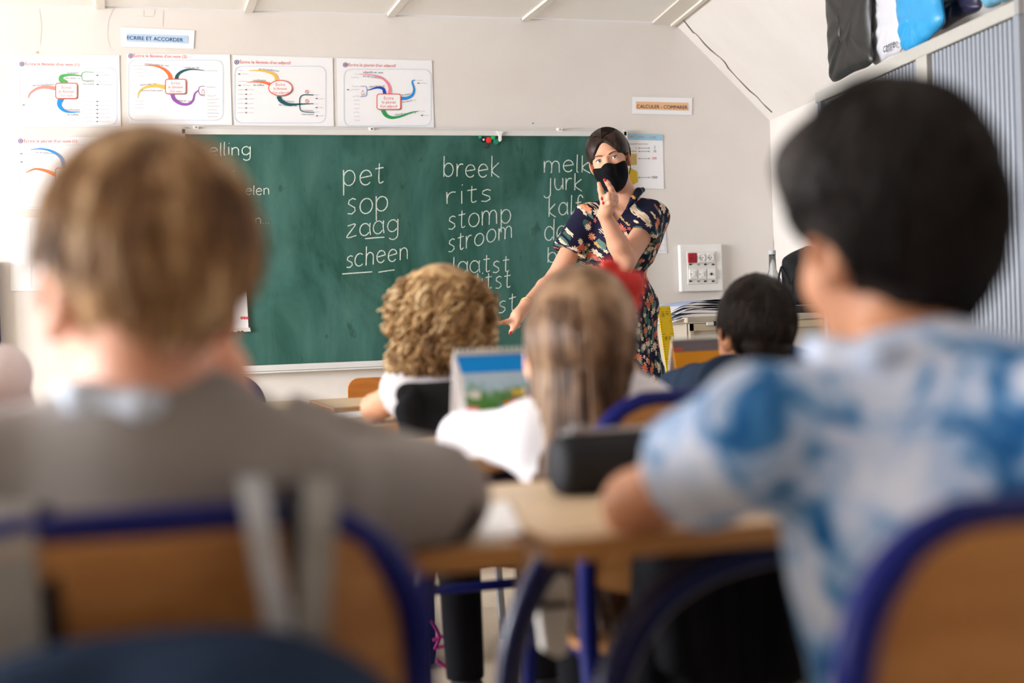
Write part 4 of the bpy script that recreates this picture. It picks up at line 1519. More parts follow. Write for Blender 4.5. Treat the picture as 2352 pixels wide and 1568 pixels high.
M_PIC, t, b = custom('garden_photo_print', .45, .4)
_tc = t.new('ShaderNodeTexCoord')
_sx = t.new('ShaderNodeSeparateXYZ')
t.link(_tc.outputs['Object'], _sx.inputs[0])
_z = _sx.outputs[2]
_n = t.noise(_tc.outputs['Object'], 34, 4, .6)
_zz = t.math('ADD', _z, t.math('MULTIPLY', t.math('SUBTRACT', _n, .5), .06))
_base = t.ramp(t.step(_zz, .0, .15), [(0, lin((120, 96, 60))), (.22, lin((96, 130, 50))), (.45, lin((70, 128, 52))), (.60, lin((96, 150, 90))), (.68, lin((176, 206, 226))), (1, lin((206, 224, 244)))])
_vo = t.new('ShaderNodeTexVoronoi')
_vo.inputs['Scale'].default_value = 75
t.link(_tc.outputs['Object'], _vo.inputs['Vector'])
_sep = t.new('ShaderNodeSeparateColor')
t.link(_vo.outputs['Color'], _sep.inputs[0])
_fc = t.ramp(_sep.outputs[0], [(0, lin((70, 120, 50))), (.3, lin((232, 120, 40))), (.45, lin((236, 196, 60))), (.6, lin((226, 90, 110))), (.75, lin((60, 140, 170))), (.9, lin((220, 220, 210)))], 'CONSTANT')
_low = t.math('MULTIPLY', t.math('LESS_THAN', _zz, .092), t.math('GREATER_THAN', _sep.outputs[1], .42))
t.link(t.mix(_low, _base, _fc), b.inputs['Base Color'])
cb = ZP(1188, 1016, ZD)
CPc, on, ex_ = tent(A3([cb[0] + .015, cb[1] + .02, ZD]), .235, .155, 0, 'picture calendar with blue header and garden photo in front of long-haired girl', (M_PAPER,))
MB().prism([on(.05, .78), on(1, .78), on(1, .97), on(.02, .97)], (0, 0, .0003)).build('header_band', flat('header_bright_blue', (10, 148, 240), .45), CPc)
MB().prism([on(.06, .03), on(.97, .03), on(.97, .77), on(.06, .77)], (0, 0, .0003)).build('garden_photo', M_PIC, CPc)

# schoolbag with magenta straps on the floor
fb = ZP(1010, 1545, 0)
SBG = empty('schoolbag', (fb[0] - .1, fb[1], 0), 'dark schoolbag with magenta straps on the floor under the desks', 'schoolbag')
MB().box((fb[0] - .14, fb[1] + .12, .14), (.30, .16, .28), None, .035).build('bag_body', mat('navy_bag_fabric', (24, 26, 44), .8, .2, .1, 50), SBG, True)
M_MAG = mat('magenta_webbing', (168, 26, 110), .6, .3, .1, 60)
for k, pts in enumerate(([(992, 1425), (1004, 1445), (1010, 1465), (1000, 1490)], [(996, 1470), (1018, 1462), (1026, 1480), (1004, 1488)], [(1004, 1515), (1020, 1528), (1042, 1536), (1066, 1540)])):
    MB().tube(spline([PT(x, y_, 3.52 if k < 2 else 3.5) for x, y_ in pts], 5), .011, 8, flat=.4).build('strap', M_MAG, SBG, True)

# black coat over the girl's chair and a white cloth bag hanging under the desk
CT = empty('black_coat', (.83, 1.73, .38), "black coat hanging on the long-haired girl's chair, behind pencil case", 'coat')
Q = SDF()
for u in np.linspace(-.15, .17, 8):
    Q.cone(A3([.83 + u, 1.722 - .008 * math.sin(u * 40), .715]), A3([.83 + u * 1.05, 1.728 - .012 * math.sin(u * 55), .40 + .03 * math.sin(u * 30)]), .022, .026 + .006 * math.sin(u * 35), .02)
Q.cone(A3([.68, 1.726, .715]), A3([1.0, 1.726, .715]), .022, .022, .02)
Q.build('coat_back', mat('black_wool', (18, 18, 22), .92, .1, .15, 40), CT, .007)
Q = SDF()
Q.chain([A3([.70, 1.71, .68]), A3([.69, 1.70, .58]), A3([.70, 1.705, .46])], [.03, .034, .03], .02)
Q.build('sleeve', mat('black_wool', (18, 18, 22)), CT, .007)
WBp = [PT(x, y_, 1.665) for x, y_ in ((1244, 1335), (1262, 1322), (1300, 1322), (1312, 1335), (1310, 1420), (1304, 1500), (1280, 1512), (1256, 1500), (1246, 1420))]
WBG = empty('cloth_bag', np.mean(WBp, 0) * A3([1, 1, 0]) + A3([0, 0, min(p[2] for p in WBp)]), 'small white cloth bag hanging under the nearest desk by its tubes', 'bag')
mb = MB()
mb.prism(WBp, (0, .03, 0))
mb.build('bag_body', mat('white_canvas', (228, 224, 220), .85, .15, .05, 40), WBG)
MB().tube([PT(1244, 1392, 1.66), PT(1310, 1388, 1.66)], .004, 6).build('drawstring', M_BLACKPL, WBG)
MB().tube(spline([PT(1262, 1322, 1.67), PT(1266, 1270, 1.665), PT(1278, 1228, 1.66), PT(1292, 1270, 1.665), PT(1300, 1322, 1.67)], 5), .004, 6).build('handle', M_BLACKPL, WBG)
# ---------------------------------------------------------------- people
def cyl(self, a, b, ra, rb, k=.02, op='u'):
    """flat-ended tapered cylinder"""
    a = np.asarray(a, float)
    b = np.asarray(b, float)
    ba = b - a
    L = np.linalg.norm(ba)
    u = ba / L
    R = max(ra, rb)

    def f(x, y, z):
        x, y, z = x - a[0], y - a[1], z - a[2]
        h = x * u[0] + y * u[1] + z * u[2]
        rad = np.sqrt(np.maximum((x - h * u[0]) ** 2 + (y - h * u[1]) ** 2 + (z - h * u[2]) ** 2, 0))
        q = rad - (ra + np.clip(h / L, 0, 1) * (rb - ra))
        e = np.maximum(-h, h - L)
        return np.where((q > 0) & (e > 0), np.sqrt(np.maximum(q, 0) ** 2 + np.maximum(e, 0) ** 2), np.maximum(q, e))
    return self._add(f, np.minimum(a, b) - R, np.maximum(a, b) + R, k, op)


SDF.cyl = cyl


def frame(yaw, roll=0, pitch=0, fwd=None, right=None):
    """head frame, columns right / forward / up; yaw to the left positive, roll tips the top to the right, pitch nods down"""
    y, r, p = (math.radians(v) for v in (yaw, roll, pitch))
    f = A3([-math.sin(y), math.cos(y), 0.]) if fwd is None else nrm(fwd)
    rt = A3([math.cos(y), math.sin(y), 0.]) if right is None else nrm(right)
    up = np.cross(rt, f)
    f, up = f * math.cos(p) - up * math.sin(p), up * math.cos(p) + f * math.sin(p)
    rt, up = rt * math.cos(r) - up * math.sin(r), up * math.cos(r) + rt * math.sin(r)
    return np.stack([rt, f, up], 1)


def skin(name, rgb):
    return mat(name, rgb, .5, .35, .06, 40, sss=.22)


def hair_mat(name, cols, rough=.42, clump=26):
    m, t, b = custom(name, rough, .22)
    g = t.new('ShaderNodeNewGeometry')
    v = t.coord()
    fac = t.math('ADD', t.math('MULTIPLY', g.outputs['Random Per Island'], .35), t.math('MULTIPLY', t.step(t.noise(t.coord((1, 1, .3)), clump, 2), .3, .7), .65))
    n = len(cols)
    t.link(t.ramp(t.step(fac, .15, .85), [(i / (n - 1), lin(c)) for i, c in enumerate(cols)]), b.inputs['Base Color'])
    return m


def head_prims(S, HC, R, s=1.0, female=False):
    def L(x, y, z):
        return HC + R @ A3([x, y, z]) * s
    S.ell(L(0, -.012, .035), A3([.071, .090, .086]) * s, R, .02)
    S.ell(L(0, .028, -.030), A3([.056, .060, .080]) * s, R, .03)
    S.ell(L(0, .056, -.090), A3([.026, .026, .020]) * s, R, .03)
    for sx in (-1, 1):
        S.ell(L(sx * .034, .056, -.026), A3([.024, .022, .026]) * s, R, .02)
        S.ell(L(sx * .026, .075, .023), A3([.018, .009, .007]) * s, R, .012)
    S.cone(L(0, .084, .006), L(0, .104, -.030), .006 * s, .0105 * s, .010)
    for sx in (-1, 1):
        S.ell(L(sx * .010, .094, -.033), A3([.007, .008, .006]) * s, R, .008)
    S.ell(L(0, .084, -.060), A3([.022, .009, .010]) * s, R, .010)
    # eye sockets and lids
    for sx in (-1, 1):
        S.ell(L(sx * .031, .094, .004), A3([.017, .016, .0115]) * s, R, .010, 'd')
        S.ell(L(sx * .031, .070, .003), A3([.0138, .0138, .0128]) * s, R, .004)
        S.ell(L(sx * .031, .084, .0025), A3([.0125, .016, .0050]) * s, R, .002, 'd')
    # ears
    for sx in (-1, 1):
        e = R @ frame(sx * (-22 if female else -32), sx * 6)
        q_ = 1.0 if female else 1.2
        S.ell(L(sx * .075, -.006, -.006), A3([.0075, .0185, .030]) * s * q_, e, .006)
        S.ell(L(sx * .083, -.003, .0), A3([.006, .010, .017]) * s, e, .004, 'd')
    return L


def hand_prims(S, wr, palm, fingers, r=.0085, k=.006, wrist_r=.02):
    """wrist point, palm centre, list of finger polylines (first point inside the palm)"""
    d = nrm(palm - wr)
    S.cone(wr, palm, wrist_r, wrist_r * 1.05, .02)
    for pts in fingers:
        n = len(pts)
        for i in range(n - 1):
            S.cone(pts[i], pts[i + 1], r * (1 - .12 * i), r * (1 - .12 * (i + 1)), k)


def relaxed_hand(S, el, wr, side, s=1.0):
    """resting hand: palm and five separate, slightly curled fingers continuing the forearm"""
    d = nrm(wr - el)
    d = nrm(d * A3([1, 1, .35]))
    a = nrm(np.cross(d, A3([0, 0, 1.])))          # across the palm
    up = np.cross(a, d)
    palm = wr + d * .035 * s
    S.ell(wr + d * .04 * s, A3([.030, .038, .013]) * s, np.stack([a, d, up], 1), .015)
    S.cone(wr, palm, .020 * s, .022 * s, .015)
    for i, (off, ln) in enumerate(((-.024, .052), (-.008, .062), (.008, .060), (.023, .046))):
        p0 = wr + d * .055 * s + a * off * s
        p1 = p0 + d * ln * .5 * s + a * off * .15 * s + up * .004
        p2 = p1 + d * ln * .42 * s - up * .012 * s
        S.cone(p0, p1, .0085 * s, .0078 * s, .005)
        S.cone(p1, p2, .0078 * s, .0064 * s, .004)
    p0 = wr + d * .018 * s + a * side * .022 * s
    p1 = p0 + d * .028 * s + a * side * .022 * s
    p2 = p1 + d * .024 * s + a * side * .004 * s
    S.cone(p0, p1, .011 * s, .009 * s, .008)
    S.cone(p1, p2, .009 * s, .007 * s, .004)


def hair_paths(n, N, length, rad, crown, mask, grav=.35, lift=.1, jit=.25, fall=None, spread=.0, ce=(0, -.012, .035), curl=None, part=None, lscale=None, clip=False):
    """strand polylines in head-local space, flowing over the skull away from the crown"""
    ce = A3(ce)
    rad = A3(rad)
    U = RNG.normal(size=(n * 6, 3))
    U /= np.linalg.norm(U, axis=1, keepdims=True)
    P0 = ce + U * rad
    P0 = P0[mask(P0)][:n]
    n = len(P0)
    step = length / N * (RNG.uniform(.75, 1.2, (n, 1)) if lscale is None else lscale(P0))
    cr = A3(crown)
    p = P0.copy()
    out = [p.copy()]
    jt = RNG.normal(size=(n, 3)) * jit
    lf = RNG.uniform(.3, 1.0, (n, 1)) * lift
    for i in range(1, N):
        tvec = p - cr
        if part is not None:
            tvec = tvec * A3(part)
        tvec /= np.linalg.norm(tvec, axis=1, keepdims=True) + 1e-6
        g = tvec + A3([0, 0, -grav]) * (1 + i / N) + jt
        nn_ = (p - ce) / rad ** 2
        nn_ /= np.linalg.norm(nn_, axis=1, keepdims=True)
        g = g - nn_ * (g * nn_).sum(1, keepdims=True)
        g /= np.linalg.norm(g, axis=1, keepdims=True) + 1e-6
        q = p + g * step
        w = (q - ce) / rad
        q2 = ce + w / np.linalg.norm(w, axis=1, keepdims=True) * rad * (1 + lf * i / N)
        if fall is not None:
            f = (p[:, 2:3] < fall)
            q2 = np.where(f, p + (A3([0, 0, -1.]) + jt * .12 + (p - ce) * A3([1, 1, 0]) * spread) * step, q2)
        p = q2
        out.append(p.copy())
    P = np.stack(out, 1)
    if clip:
        bad = ((np.abs(P[:, :, 0]) > .052) & (P[:, :, 2] < .018) & (P[:, :, 1] > -.034)) | ((P[:, :, 1] > .045) & (P[:, :, 2] < .05)) | ((np.abs(P[:, :, 0]) > .045) & (P[:, :, 2] < -.045))
        P = P[~bad.any(1)]
        n = len(P)
    if curl:
        cr_, turns = curl
        t_ = np.linspace(0, 1, N)[None, :]
        ph = RNG.uniform(0, 6.28, (n, 1)) + t_ * turns * 6.28 * RNG.uniform(.7, 1.3, (n, 1))
        T_ = np.gradient(P, axis=1)
        T_ /= np.linalg.norm(T_, axis=2, keepdims=True) + 1e-9
        a = np.cross(A3([.3, .2, .9]), T_)
        a /= np.linalg.norm(a, axis=2, keepdims=True) + 1e-9
        b2_ = np.cross(T_, a)
        rr = cr_ * np.minimum(1, t_ * 3)[..., None]
        P = P + (a * np.cos(ph)[..., None] + b2_ * np.sin(ph)[..., None]) * rr
    return P


def to_world(P, HC, R, s=1.0):
    return HC + (P * s) @ R.T


def seated(root, J, sk, top, bottom, vox=.006, s=1.0, sleeve=1.0, fit=.010, top_name='shirt', hem=.46, boxes=None, shoes=True, slr=(.046, .040, .034), feet=None):
    """seated child: one continuous body, a top and trousers over it"""
    HC, R = J['HC'], J['R']
    S = SDF()
    L = head_prims(S, HC, R, J.get('hs', s))
    nk, hip = J['neck'], J['hip']
    up = nrm(nk - hip)
    rt = nrm(J['RS'] - J['LS'])
    fw = nrm(np.cross(up, rt))
    B = np.stack([rt, fw, np.cross(rt, fw)], 1)
    S.cone(L(0, -.018, -.055), nk - up * .02, .040 * s, .044 * s, .03)
    ch = nk + (hip - nk) * .36
    be = nk + (hip - nk) * .70
    S.ell(ch, A3([.118, .078, .15]) * s, B, .04)
    S.ell(be, A3([.108, .076, .15]) * s, B, .04)
    S.ell(hip, A3([.118, .092, .085]) * s, B, .04)
    for sd in 'LR':
        sh, el, wr = J[sd + 'S'], J[sd + 'E'], J[sd + 'W']
        S.cone(nk - up * .045, sh, .040 * s, .040 * s, .03)
        S.chain([sh, el], [.037 * s, .030 * s], .02)
        S.chain([el, wr], [.031 * s, .021 * s], .015)
        if sd + 'hand' in J:
            J[sd + 'hand'](S)
        else:
            relaxed_hand(S, el, wr, (1 if sd == 'L' else -1), s * .85)
    kn, an = {}, {}
    for sd, sx in (('L', -1), ('R', 1)):
        h0 = hip + rt * sx * .062 * s - up * .03
        kn[sd] = J.get(sd + 'K', h0 + fw * A3([1, 1, 0]) * .32 * s + rt * sx * .03 + A3([0, 0, -.02]))
        an[sd] = J.get(sd + 'A', A3([kn[sd][0], kn[sd][1] - .03, .085]))
        S.chain([h0, kn[sd], an[sd]], [.062 * s, .046 * s, .032 * s], .02)
        S.cone(an[sd] + A3([0, 0, -.04]), an[sd] + A3([0, .10, -.055]), .03, .024, .02)
    S.build('body', sk, root, vox, boxes)
    # top
    G = SDF()
    G.ell(ch, A3([.118, .078, .15]) * s + fit + .004, B, .05)
    G.ell(be, A3([.112, .080, .15]) * s + fit + .004, B, .05)
    G.ell(hip + up * .03, A3([.122, .092, .085]) * s + fit, B, .05)
    for sd in 'LR':
        sh, el, wr = J[sd + 'S'], J[sd + 'E'], J[sd + 'W']
        G.cone(nk - up * .048, sh, .042 * s + fit, .042 * s + fit, .04)
        if sleeve >= 1:
            G.chain([sh, el], [slr[0] * s + fit * .5, slr[1] * s + fit * .5], .03)
            fr = sleeve - 1
            G.cyl(el, el + (wr - el) * fr, slr[1] * s + fit * .5, slr[2] * s + fit * .3, .02)
        else:
            G.cyl(sh, sh + (el - sh) * sleeve, slr[0] * s + fit * .5, slr[1] * s + fit * .9, .03)
    G.cyl(nk - up * .05, nk + up * .006, .066 * s, .052 * s, .02)
    G.half((0, 0, hem), (0, 0, -1))
    G.build(top_name, top, root, vox)
    # trousers
    T_ = SDF()
    T_.ell(hip - up * .01, A3([.124, .096, .08]) * s + .006, B, .03)
    for sd, sx in (('L', -1), ('R', 1)):
        h0 = hip + rt * sx * .062 * s - up * .03
        T_.chain([h0, kn[sd]], [.068 * s, .055 * s], .03)
        T_.cyl(kn[sd], an[sd] + A3([0, 0, .02]), .054 * s, .046 * s, .02)
        T_.cone(kn[sd], kn[sd] + A3([0, 0, -.03]), .054 * s, .053 * s, .02)
    T_.build('trousers', bottom, root, max(vox, .007))
    if shoes:
        for sd in 'LR':
            Q = SDF()
            Q.cone(an[sd] + A3([0, -.02, -.05]), an[sd] + A3([0, .12, -.058]), .040, .034, .03)
            Q.cone(an[sd] + A3([0, -.01, .0]), an[sd] + A3([0, .0, -.05]), .040, .042, .03)
            Q.half((0, 0, .006), (0, 0, -1))
            Q.build('shoe', mat('dark_shoe', (40, 40, 46), .6), root, .007)
    return L


def hair_cap(name, HC, R, s, m, root, thick=.014, nape=-.055, face=.055, hairline=.05, vox=.005, back=0.0, vol=.0, narrow=False, fringe=False):
    """solid layer of hair close to the skull, open at face, ears and nape"""
    def L(x, y, z):
        return HC + R @ A3([x, y, z]) * s
    C = SDF()
    C.ell(L(0, -.012 - back, .035), (A3([.071, .090, .086]) + thick) * s, R, .02)
    C.ell(L(0, -.048, -.03), A3([.045, .036, .05]) * s + thick, R, .03)
    C.ell(L(0, -.012, .06), (A3([.058, .075, .068]) + thick + vol) * s, R, .03)
    C.ell(L(0, .135, -.055), A3([.12, .085, .125]) * s, R, .012, 'd')
    for sx in (-1, 1):
        C.ell(L(sx * .085, .012, -.028), A3([.030, .034, .042]) * s, R, .010, 'd')
        C.ell(L(sx * .07, .05, -.02), A3([.03, .045, .05]) * s, R, .010, 'd')
        C.ell(L(sx * .082, -.032, -.085), A3([.042, .05, .055]) * s, R, .012, 'd')
    if narrow:
        for sx in (-1, 1):
            C.ell(L(sx * .108, -.045, -.052), A3([.055, .085, .062]) * s, R, .015, 'd')
    if fringe:
        C.ell(L(-.012, .052, .095), A3([.062, .048, .034]) * s, R, .04)
    u = R[:, 2]
    f = R[:, 1]
    C.half(L(0, -.06, nape), -u - f * .35, .01)
    return C.build(name, m, root, vox)


# ---- fair-haired boy, grey jumper, seen from behind at left
SK1 = skin('fair_skin', (226, 168, 142))
SK2 = skin('light_skin', (224, 170, 140))
SK3 = skin('warm_skin', (206, 146, 112))
M_JUMPER = mat('grey_jumper_knit', (136, 130, 128), .9, .15, .10, 12, sheen=.3, bump=.35, bscale=320)
M_JEAN = mat('navy_jeans', (24, 44, 70), .85, .15, .15, 60)
M_DTROUS = mat('black_trousers', (22, 22, 28), .85, .15, .1, 40)

PB = empty('person', (.03, 1.12, 0), 'fair-haired boy in grey jumper seen from behind, elbow on desk', 'person')
HCb = PT(332, 684, 1.10)
Rb = frame(14, 3, 4)
rw = PT(540, 955, 1.28)


def blond_hand(S):
    palm = PT(510, 862, 1.265)
    S.cone(rw, palm, .021, .024, .02)
    S.ell(palm, (.022, .026, .036), None, .015)
    for i, (x, y, d) in enumerate(((448, 742, 1.25), (434, 752, 1.24), (424, 768, 1.235), (418, 790, 1.23))):
        k0 = palm + (PT(x, y, d) - palm) * .35 + A3([0, .004 * i, .0])
        S.cone(palm, k0, .012, .0095, .006)
        S.cone(k0, PT(x, y, d), .0095, .0075, .005)
    S.cone(PT(480, 850, 1.27), PT(440, 828, 1.235), .012, .010, .008)
    S.cone(PT(440, 828, 1.235), PT(425, 800, 1.225), .010, .008, .006)


Jb = dict(hs=.95, HC=HCb, R=Rb, neck=PT(345, 945, 1.09), LS=PT(0, 1095, 1.08), RS=PT(675, 1118, 1.08), RE=PT(1010, 1142, 1.285), RW=rw, LE=PT(-250, 1190, 1.22), LW=PT(-100, 1170, 1.5),
          hip=A3([.035, 1.135, .52]), Rhand=blond_hand, RK=A3([.16, 1.52, .50]), RA=A3([.17, 1.48, .085]), LK=A3([-.08, 1.50, .50]), LA=A3([-.09, 1.46, .085]))
Lb = seated(PB, Jb, SK1, M_JUMPER, M_JEAN, .0055, 1.0, 1.80, .009, 'jumper', .42, slr=(.043, .044, .038))
M_BLOND = hair_mat('fair_hair', ((78, 52, 34), (128, 94, 64), (176, 138, 98), (226, 200, 164)), .42, 32)
hair_cap('hair', HCb, Rb, .95, M_BLOND, PB, .013, -.024, vox=.005, narrow=True)


def mask_short(P, nape=-.06, line=.045):
    front = (P[:, 1] > .035) & (P[:, 2] < line + .03)
    ear = (np.abs(P[:, 0]) > .05) & (P[:, 2] < .022) & (P[:, 1] > -.035)
    return (~front) & (~ear) & (P[:, 2] > nape)


Pp = hair_paths(3600, 12, .095, (.088, .108, .108), (.0, -.055, .125), lambda P: mask_short(P, -.055), .45, .10, .22, clip=True)
Pp = Pp[~((Pp[:, :, 2] < .012) & (np.abs(Pp[:, :, 0]) > .078 + Pp[:, :, 2] * .95)).any(1)]
Pp = Pp[(Pp[:, :, 2] > -.050 + RNG.uniform(-.012, .012, (len(Pp), 1))).all(1)]
strands('hair_locks', to_world(Pp, HCb, Rb, .95), .0028, .0009, M_BLOND, PB)
# collar of a pale shirt under the jumper
M_PALE = mat('pale_blue_cotton', (196, 206, 222), .85, .15, .05, 30)
Cc = SDF()
n_ = Jb['neck']
Cc.chain([n_ + A3([-.066, .02, .016]), n_ + A3([-.050, -.030, .014]), n_ + A3([-.005, -.055, .006]), n_ + A3([.04, -.04, .002]), n_ + A3([.06, .01, .002])], [.011, .013, .012, .010, .008], .012)
Cc.build('shirt_collar', M_PALE, PB, .005)
# dark brown spot at the lower side of the elbow
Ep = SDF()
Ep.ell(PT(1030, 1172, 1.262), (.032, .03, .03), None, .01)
Ep.build('elbow_dark_spot', mat('dark_brown_spot', (44, 36, 36), .9), PB, .005)

# grey-strapped navy rucksack hung on his chair
M_STRAP = mat('grey_webbing', (126, 122, 118), .8, .2, .08, 70, bump=.2)
M_EDGE = mat('black_webbing', (22, 22, 28), .8, .2)
RS2 = empty('navy_rucksack', (.0, .93, .40), 'navy rucksack hanging by grey straps on the chair of the boy in grey jumper', 'rucksack')
Q = SDF()
Q.ell(PT(330, 1800, .90), (.19, .06, .10), None, .03)
Q.ell(PT(560, 1690, .89), (.09, .06, .06), None, .03)
Q.ell(PT(90, 1740, .89), (.07, .06, .05), None, .03)
Q.build('bag_body', mat('navy_rucksack_fabric', (22, 40, 66), .8, .2, .2, 30), RS2, .007)


def strap(px, w, m, nm, d0=.955, th=.004):
    V, Fc = [], []
    P = spline([(x, y, d) for x, y, d in px], 5)
    for i, p in enumerate(P):
        for sgn in (-1, 1):
            q = PT(p[0] + sgn * w / 2, p[1], p[2] - .045)
            V += [q, q + A3([0, th, 0])]
    n = len(P)
    for i in range(n - 1):
        a = 4 * i
        Fc += [(a, a + 2, a + 6, a + 4), (a + 1, a + 5, a + 7, a + 3), (a, a + 4, a + 5, a + 1), (a + 2, a + 3, a + 7, a + 6)]
    Fc += [(0, 1, 3, 2), (4 * n - 4, 4 * n - 2, 4 * n - 1, 4 * n - 3)]
    return obj(nm, V, Fc, m, RS2)


strap([(575, 1085, 1.09), (580, 1110, 1.03), (592, 1180, .985), (612, 1290, .975), (635, 1400, .97), (652, 1520, .97), (660, 1620, .97)], 62, mat('pale_grey_webbing', (156, 156, 160), .8, .2), 'shoulder_strap')
strap([(668, 1110, 1.08), (672, 1130, 1.03), (678, 1190, .99), (688, 1290, .98), (696, 1400, .975), (700, 1520, .972), (702, 1620, .97)], 52, M_EDGE, 'strap_edging')
strap([(735, 1090, 1.08), (735, 1115, 1.03), (736, 1180, .985), (728, 1290, .975), (720, 1400, .97), (716, 1520, .968), (714, 1620, .965)], 74, M_STRAP, 'shoulder_strap')
strap([(20, 1150, 1.06), (20, 1175, 1.01), (22, 1250, .972), (28, 1350, .965), (36, 1450, .962), (44, 1600, .96)], 120, M_STRAP, 'shoulder_strap')
strap([(100, 1160, 1.065), (102, 1185, 1.015), (108, 1260, .98), (116, 1360, .972), (124, 1460, .97), (132, 1600, .968)], 44, M_EDGE, 'strap_edging')

# ---- dark-haired boy, tie-dye shirt, right
PD = empty('person', (.66, .95, 0), 'dark-haired boy in blue tie-dye T-shirt seen from behind at right', 'person')
HCd = PT(2045, 570, 1.20)
Rd = frame(8, -2, 5)
Jd = dict(hs=.92, HC=HCd, R=Rd, neck=PT(2085, 842, 1.13), LS=PT(1765, 985, 1.12), RS=PT(2440, 965, 1.05), LE=PT(1462, 1158, 1.31), LW=PT(1600, 1140, 1.47), RE=PT(2680, 1170, 1.16), RW=PT(2380, 1120, 1.36),
          hip=A3([.68, .97, .52]))
M_TIE, t, b = custom('blue_tie_dye_cotton', .88, .15)
_v = t.coord()
_n = t.noise(_v, 15, 4, .62, .9)
_c = t.ramp(t.step(_n, .36, .65), [(0, lin((36, 98, 158))), (.22, lin((72, 132, 190))), (.42, lin((150, 184, 226))), (.62, lin((196, 212, 242))), (1, lin((222, 230, 248)))])
t.link(_c, b.inputs['Base Color'])
seated(PD, Jd, SK3, M_TIE, M_DTROUS, .0055, 1.0, .52, .010, 't_shirt', .44, slr=(.046, .048, .034))
M_BLACKH = hair_mat('black_brown_hair', ((14, 10, 10), (24, 18, 17), (36, 28, 26)), .62)
hair_cap('hair', HCd, Rd, .92, M_BLACKH, PD, .013, -.068, vox=.005, vol=.018, fringe=True)
Pp = hair_paths(3000, 9, .06, (.092, .109, .126), (-.01, -.05, .15), lambda P: mask_short(P, -.05, .05), .28, .10, .3, clip=True)
strands('hair_locks', to_world(Pp, HCd, Rd, .92), .0026, .0008, M_BLACKH, PD)
Cc = SDF()
n_ = Jd['neck']
Cc.chain([n_ + A3([-.060, .045, .018]), n_ + A3([-.062, .01, .012]), n_ + A3([-.045, -.035, .010]), n_ + A3([0, -.052, .008]), n_ + A3([.045, -.035, .010]), n_ + A3([.062, .01, .012]), n_ + A3([.05, .05, .012])], [.012] * 7, .012)
Cc.build('neck_band', M_TIE, PD, .005)

# ---- long-haired girl, row two
PG = empty('person', (.745, 1.95, 0), 'girl with long light brown hair and red bow at right of head', 'person')
HCg = PT(1335, 826, 2.06)
Rg = frame(-14, 3, 3)
M_WSHIRT = mat('white_cotton', (232, 230, 236), .85, .15, .04, 20)
Jg = dict(HC=HCg, R=Rg, neck=PT(1350, 935, 2.04), LS=PT(1222, 1000, 2.04), RS=PT(1485, 975, 2.04), LE=PT(1070, 1012, 2.16), LW=PT(1190, 990, 2.36), RE=PT(1640, 1000, 2.18), RW=PT(1500, 990, 2.36), hip=A3([.745, 1.93, .52]))
seated(PG, Jg, SK2, M_WSHIRT, M_DTROUS, .0065, .98, 1.7, .009, 'blouse', .50, slr=(.040, .041, .036))
M_LBROWN = hair_mat('light_brown_hair', ((50, 34, 24), (80, 57, 41), (114, 86, 64), (144, 113, 87), (168, 138, 110)))
hair_cap('hair', HCg, Rg, .98, M_LBROWN, PG, .014, -.09, vox=.006)


def mask_long(P):
    return (P[:, 1] < .05 + .6 * np.maximum(0, P[:, 2] - .06)) & (P[:, 2] > -.06)


Pp = hair_paths(5200, 22, .52, (.084, .104, .102), (.005, .0, .14), lambda P: mask_long(P) & (P[:, 2] > -.05), .8, .09, .14, fall=-.005, spread=.75, lscale=lambda P: np.clip((P[:, 2:3] + .30) / .43, .55, 1) * RNG.uniform(.85, 1.08, (len(P), 1)))
strands('hair_locks', to_world(Pp, HCg, frame(-14, 0, 0), .98), .0028, .0014, M_LBROWN, PG)
M_BOW = mat('red_satin_bow', (196, 26, 20), .5, .4, .2, 20)
Bo = SDF()
bc = PT(1436, 655, 2.30)
Bo.ell(PT(1402, 622, 2.08), (.020, .014, .020), None, .01)
Bo.ell(PT(1450, 650, 2.07), (.024, .016, .020), None, .01)
Bo.ell(PT(1446, 690, 2.07), (.018, .014, .026), None, .01)
Bo.ell(PT(1425, 650, 2.06), (.017, .014, .017), None, .012)
Bo.build('hair_bow', M_BOW, PG, .004)

# ---- curly-haired child, row three
PC = empty('person', (.72, 2.85, 0), 'child with short blond curls and white T-shirt seen from behind', 'person')
HCc = PT(1012, 766, 2.86)
Rc = frame(2, 0, 2)
Jc = dict(HC=HCc, R=Rc, neck=PT(1022, 848, 2.84), LS=PT(950, 886, 2.83), RS=PT(1118, 882, 2.83), LE=PT(862, 936, 2.98), LW=PT(960, 920, 3.16), RE=PT(1178, 930, 2.98), RW=PT(1085, 915, 3.16), hip=A3([.72, 2.75, .5]))
seated(PC, Jc, SK2, M_WSHIRT, M_DTROUS, .007, .95, .30, .010, 't_shirt', .42, slr=(.046, .048, .034))
M_CURL = hair_mat('golden_curls', ((112, 80, 50), (166, 128, 86), (204, 170, 124), (230, 204, 164)))
hair_cap('hair', HCc, Rc, .95, M_CURL, PC, .022, -.05, vox=.006)
Pp = hair_paths(750, 30, .17, (.095, .112, .106), (.0, -.02, .14), lambda P: (P[:, 1] < .06) & (P[:, 2] > -.06), .5, .42, .25, curl=(.012, 3.2), fall=-.02, spread=2.2)
Pp[:, :, 2] = np.maximum(Pp[:, :, 2], -.066 + RNG.uniform(-.02, .02, (len(Pp), 1)) + .012 * np.sin(np.arange(Pp.shape[1]) * 1.3)[None, :])
strands('curls', to_world(Pp, HCc, Rc, .92), .0042, .0026, M_CURL, PC)

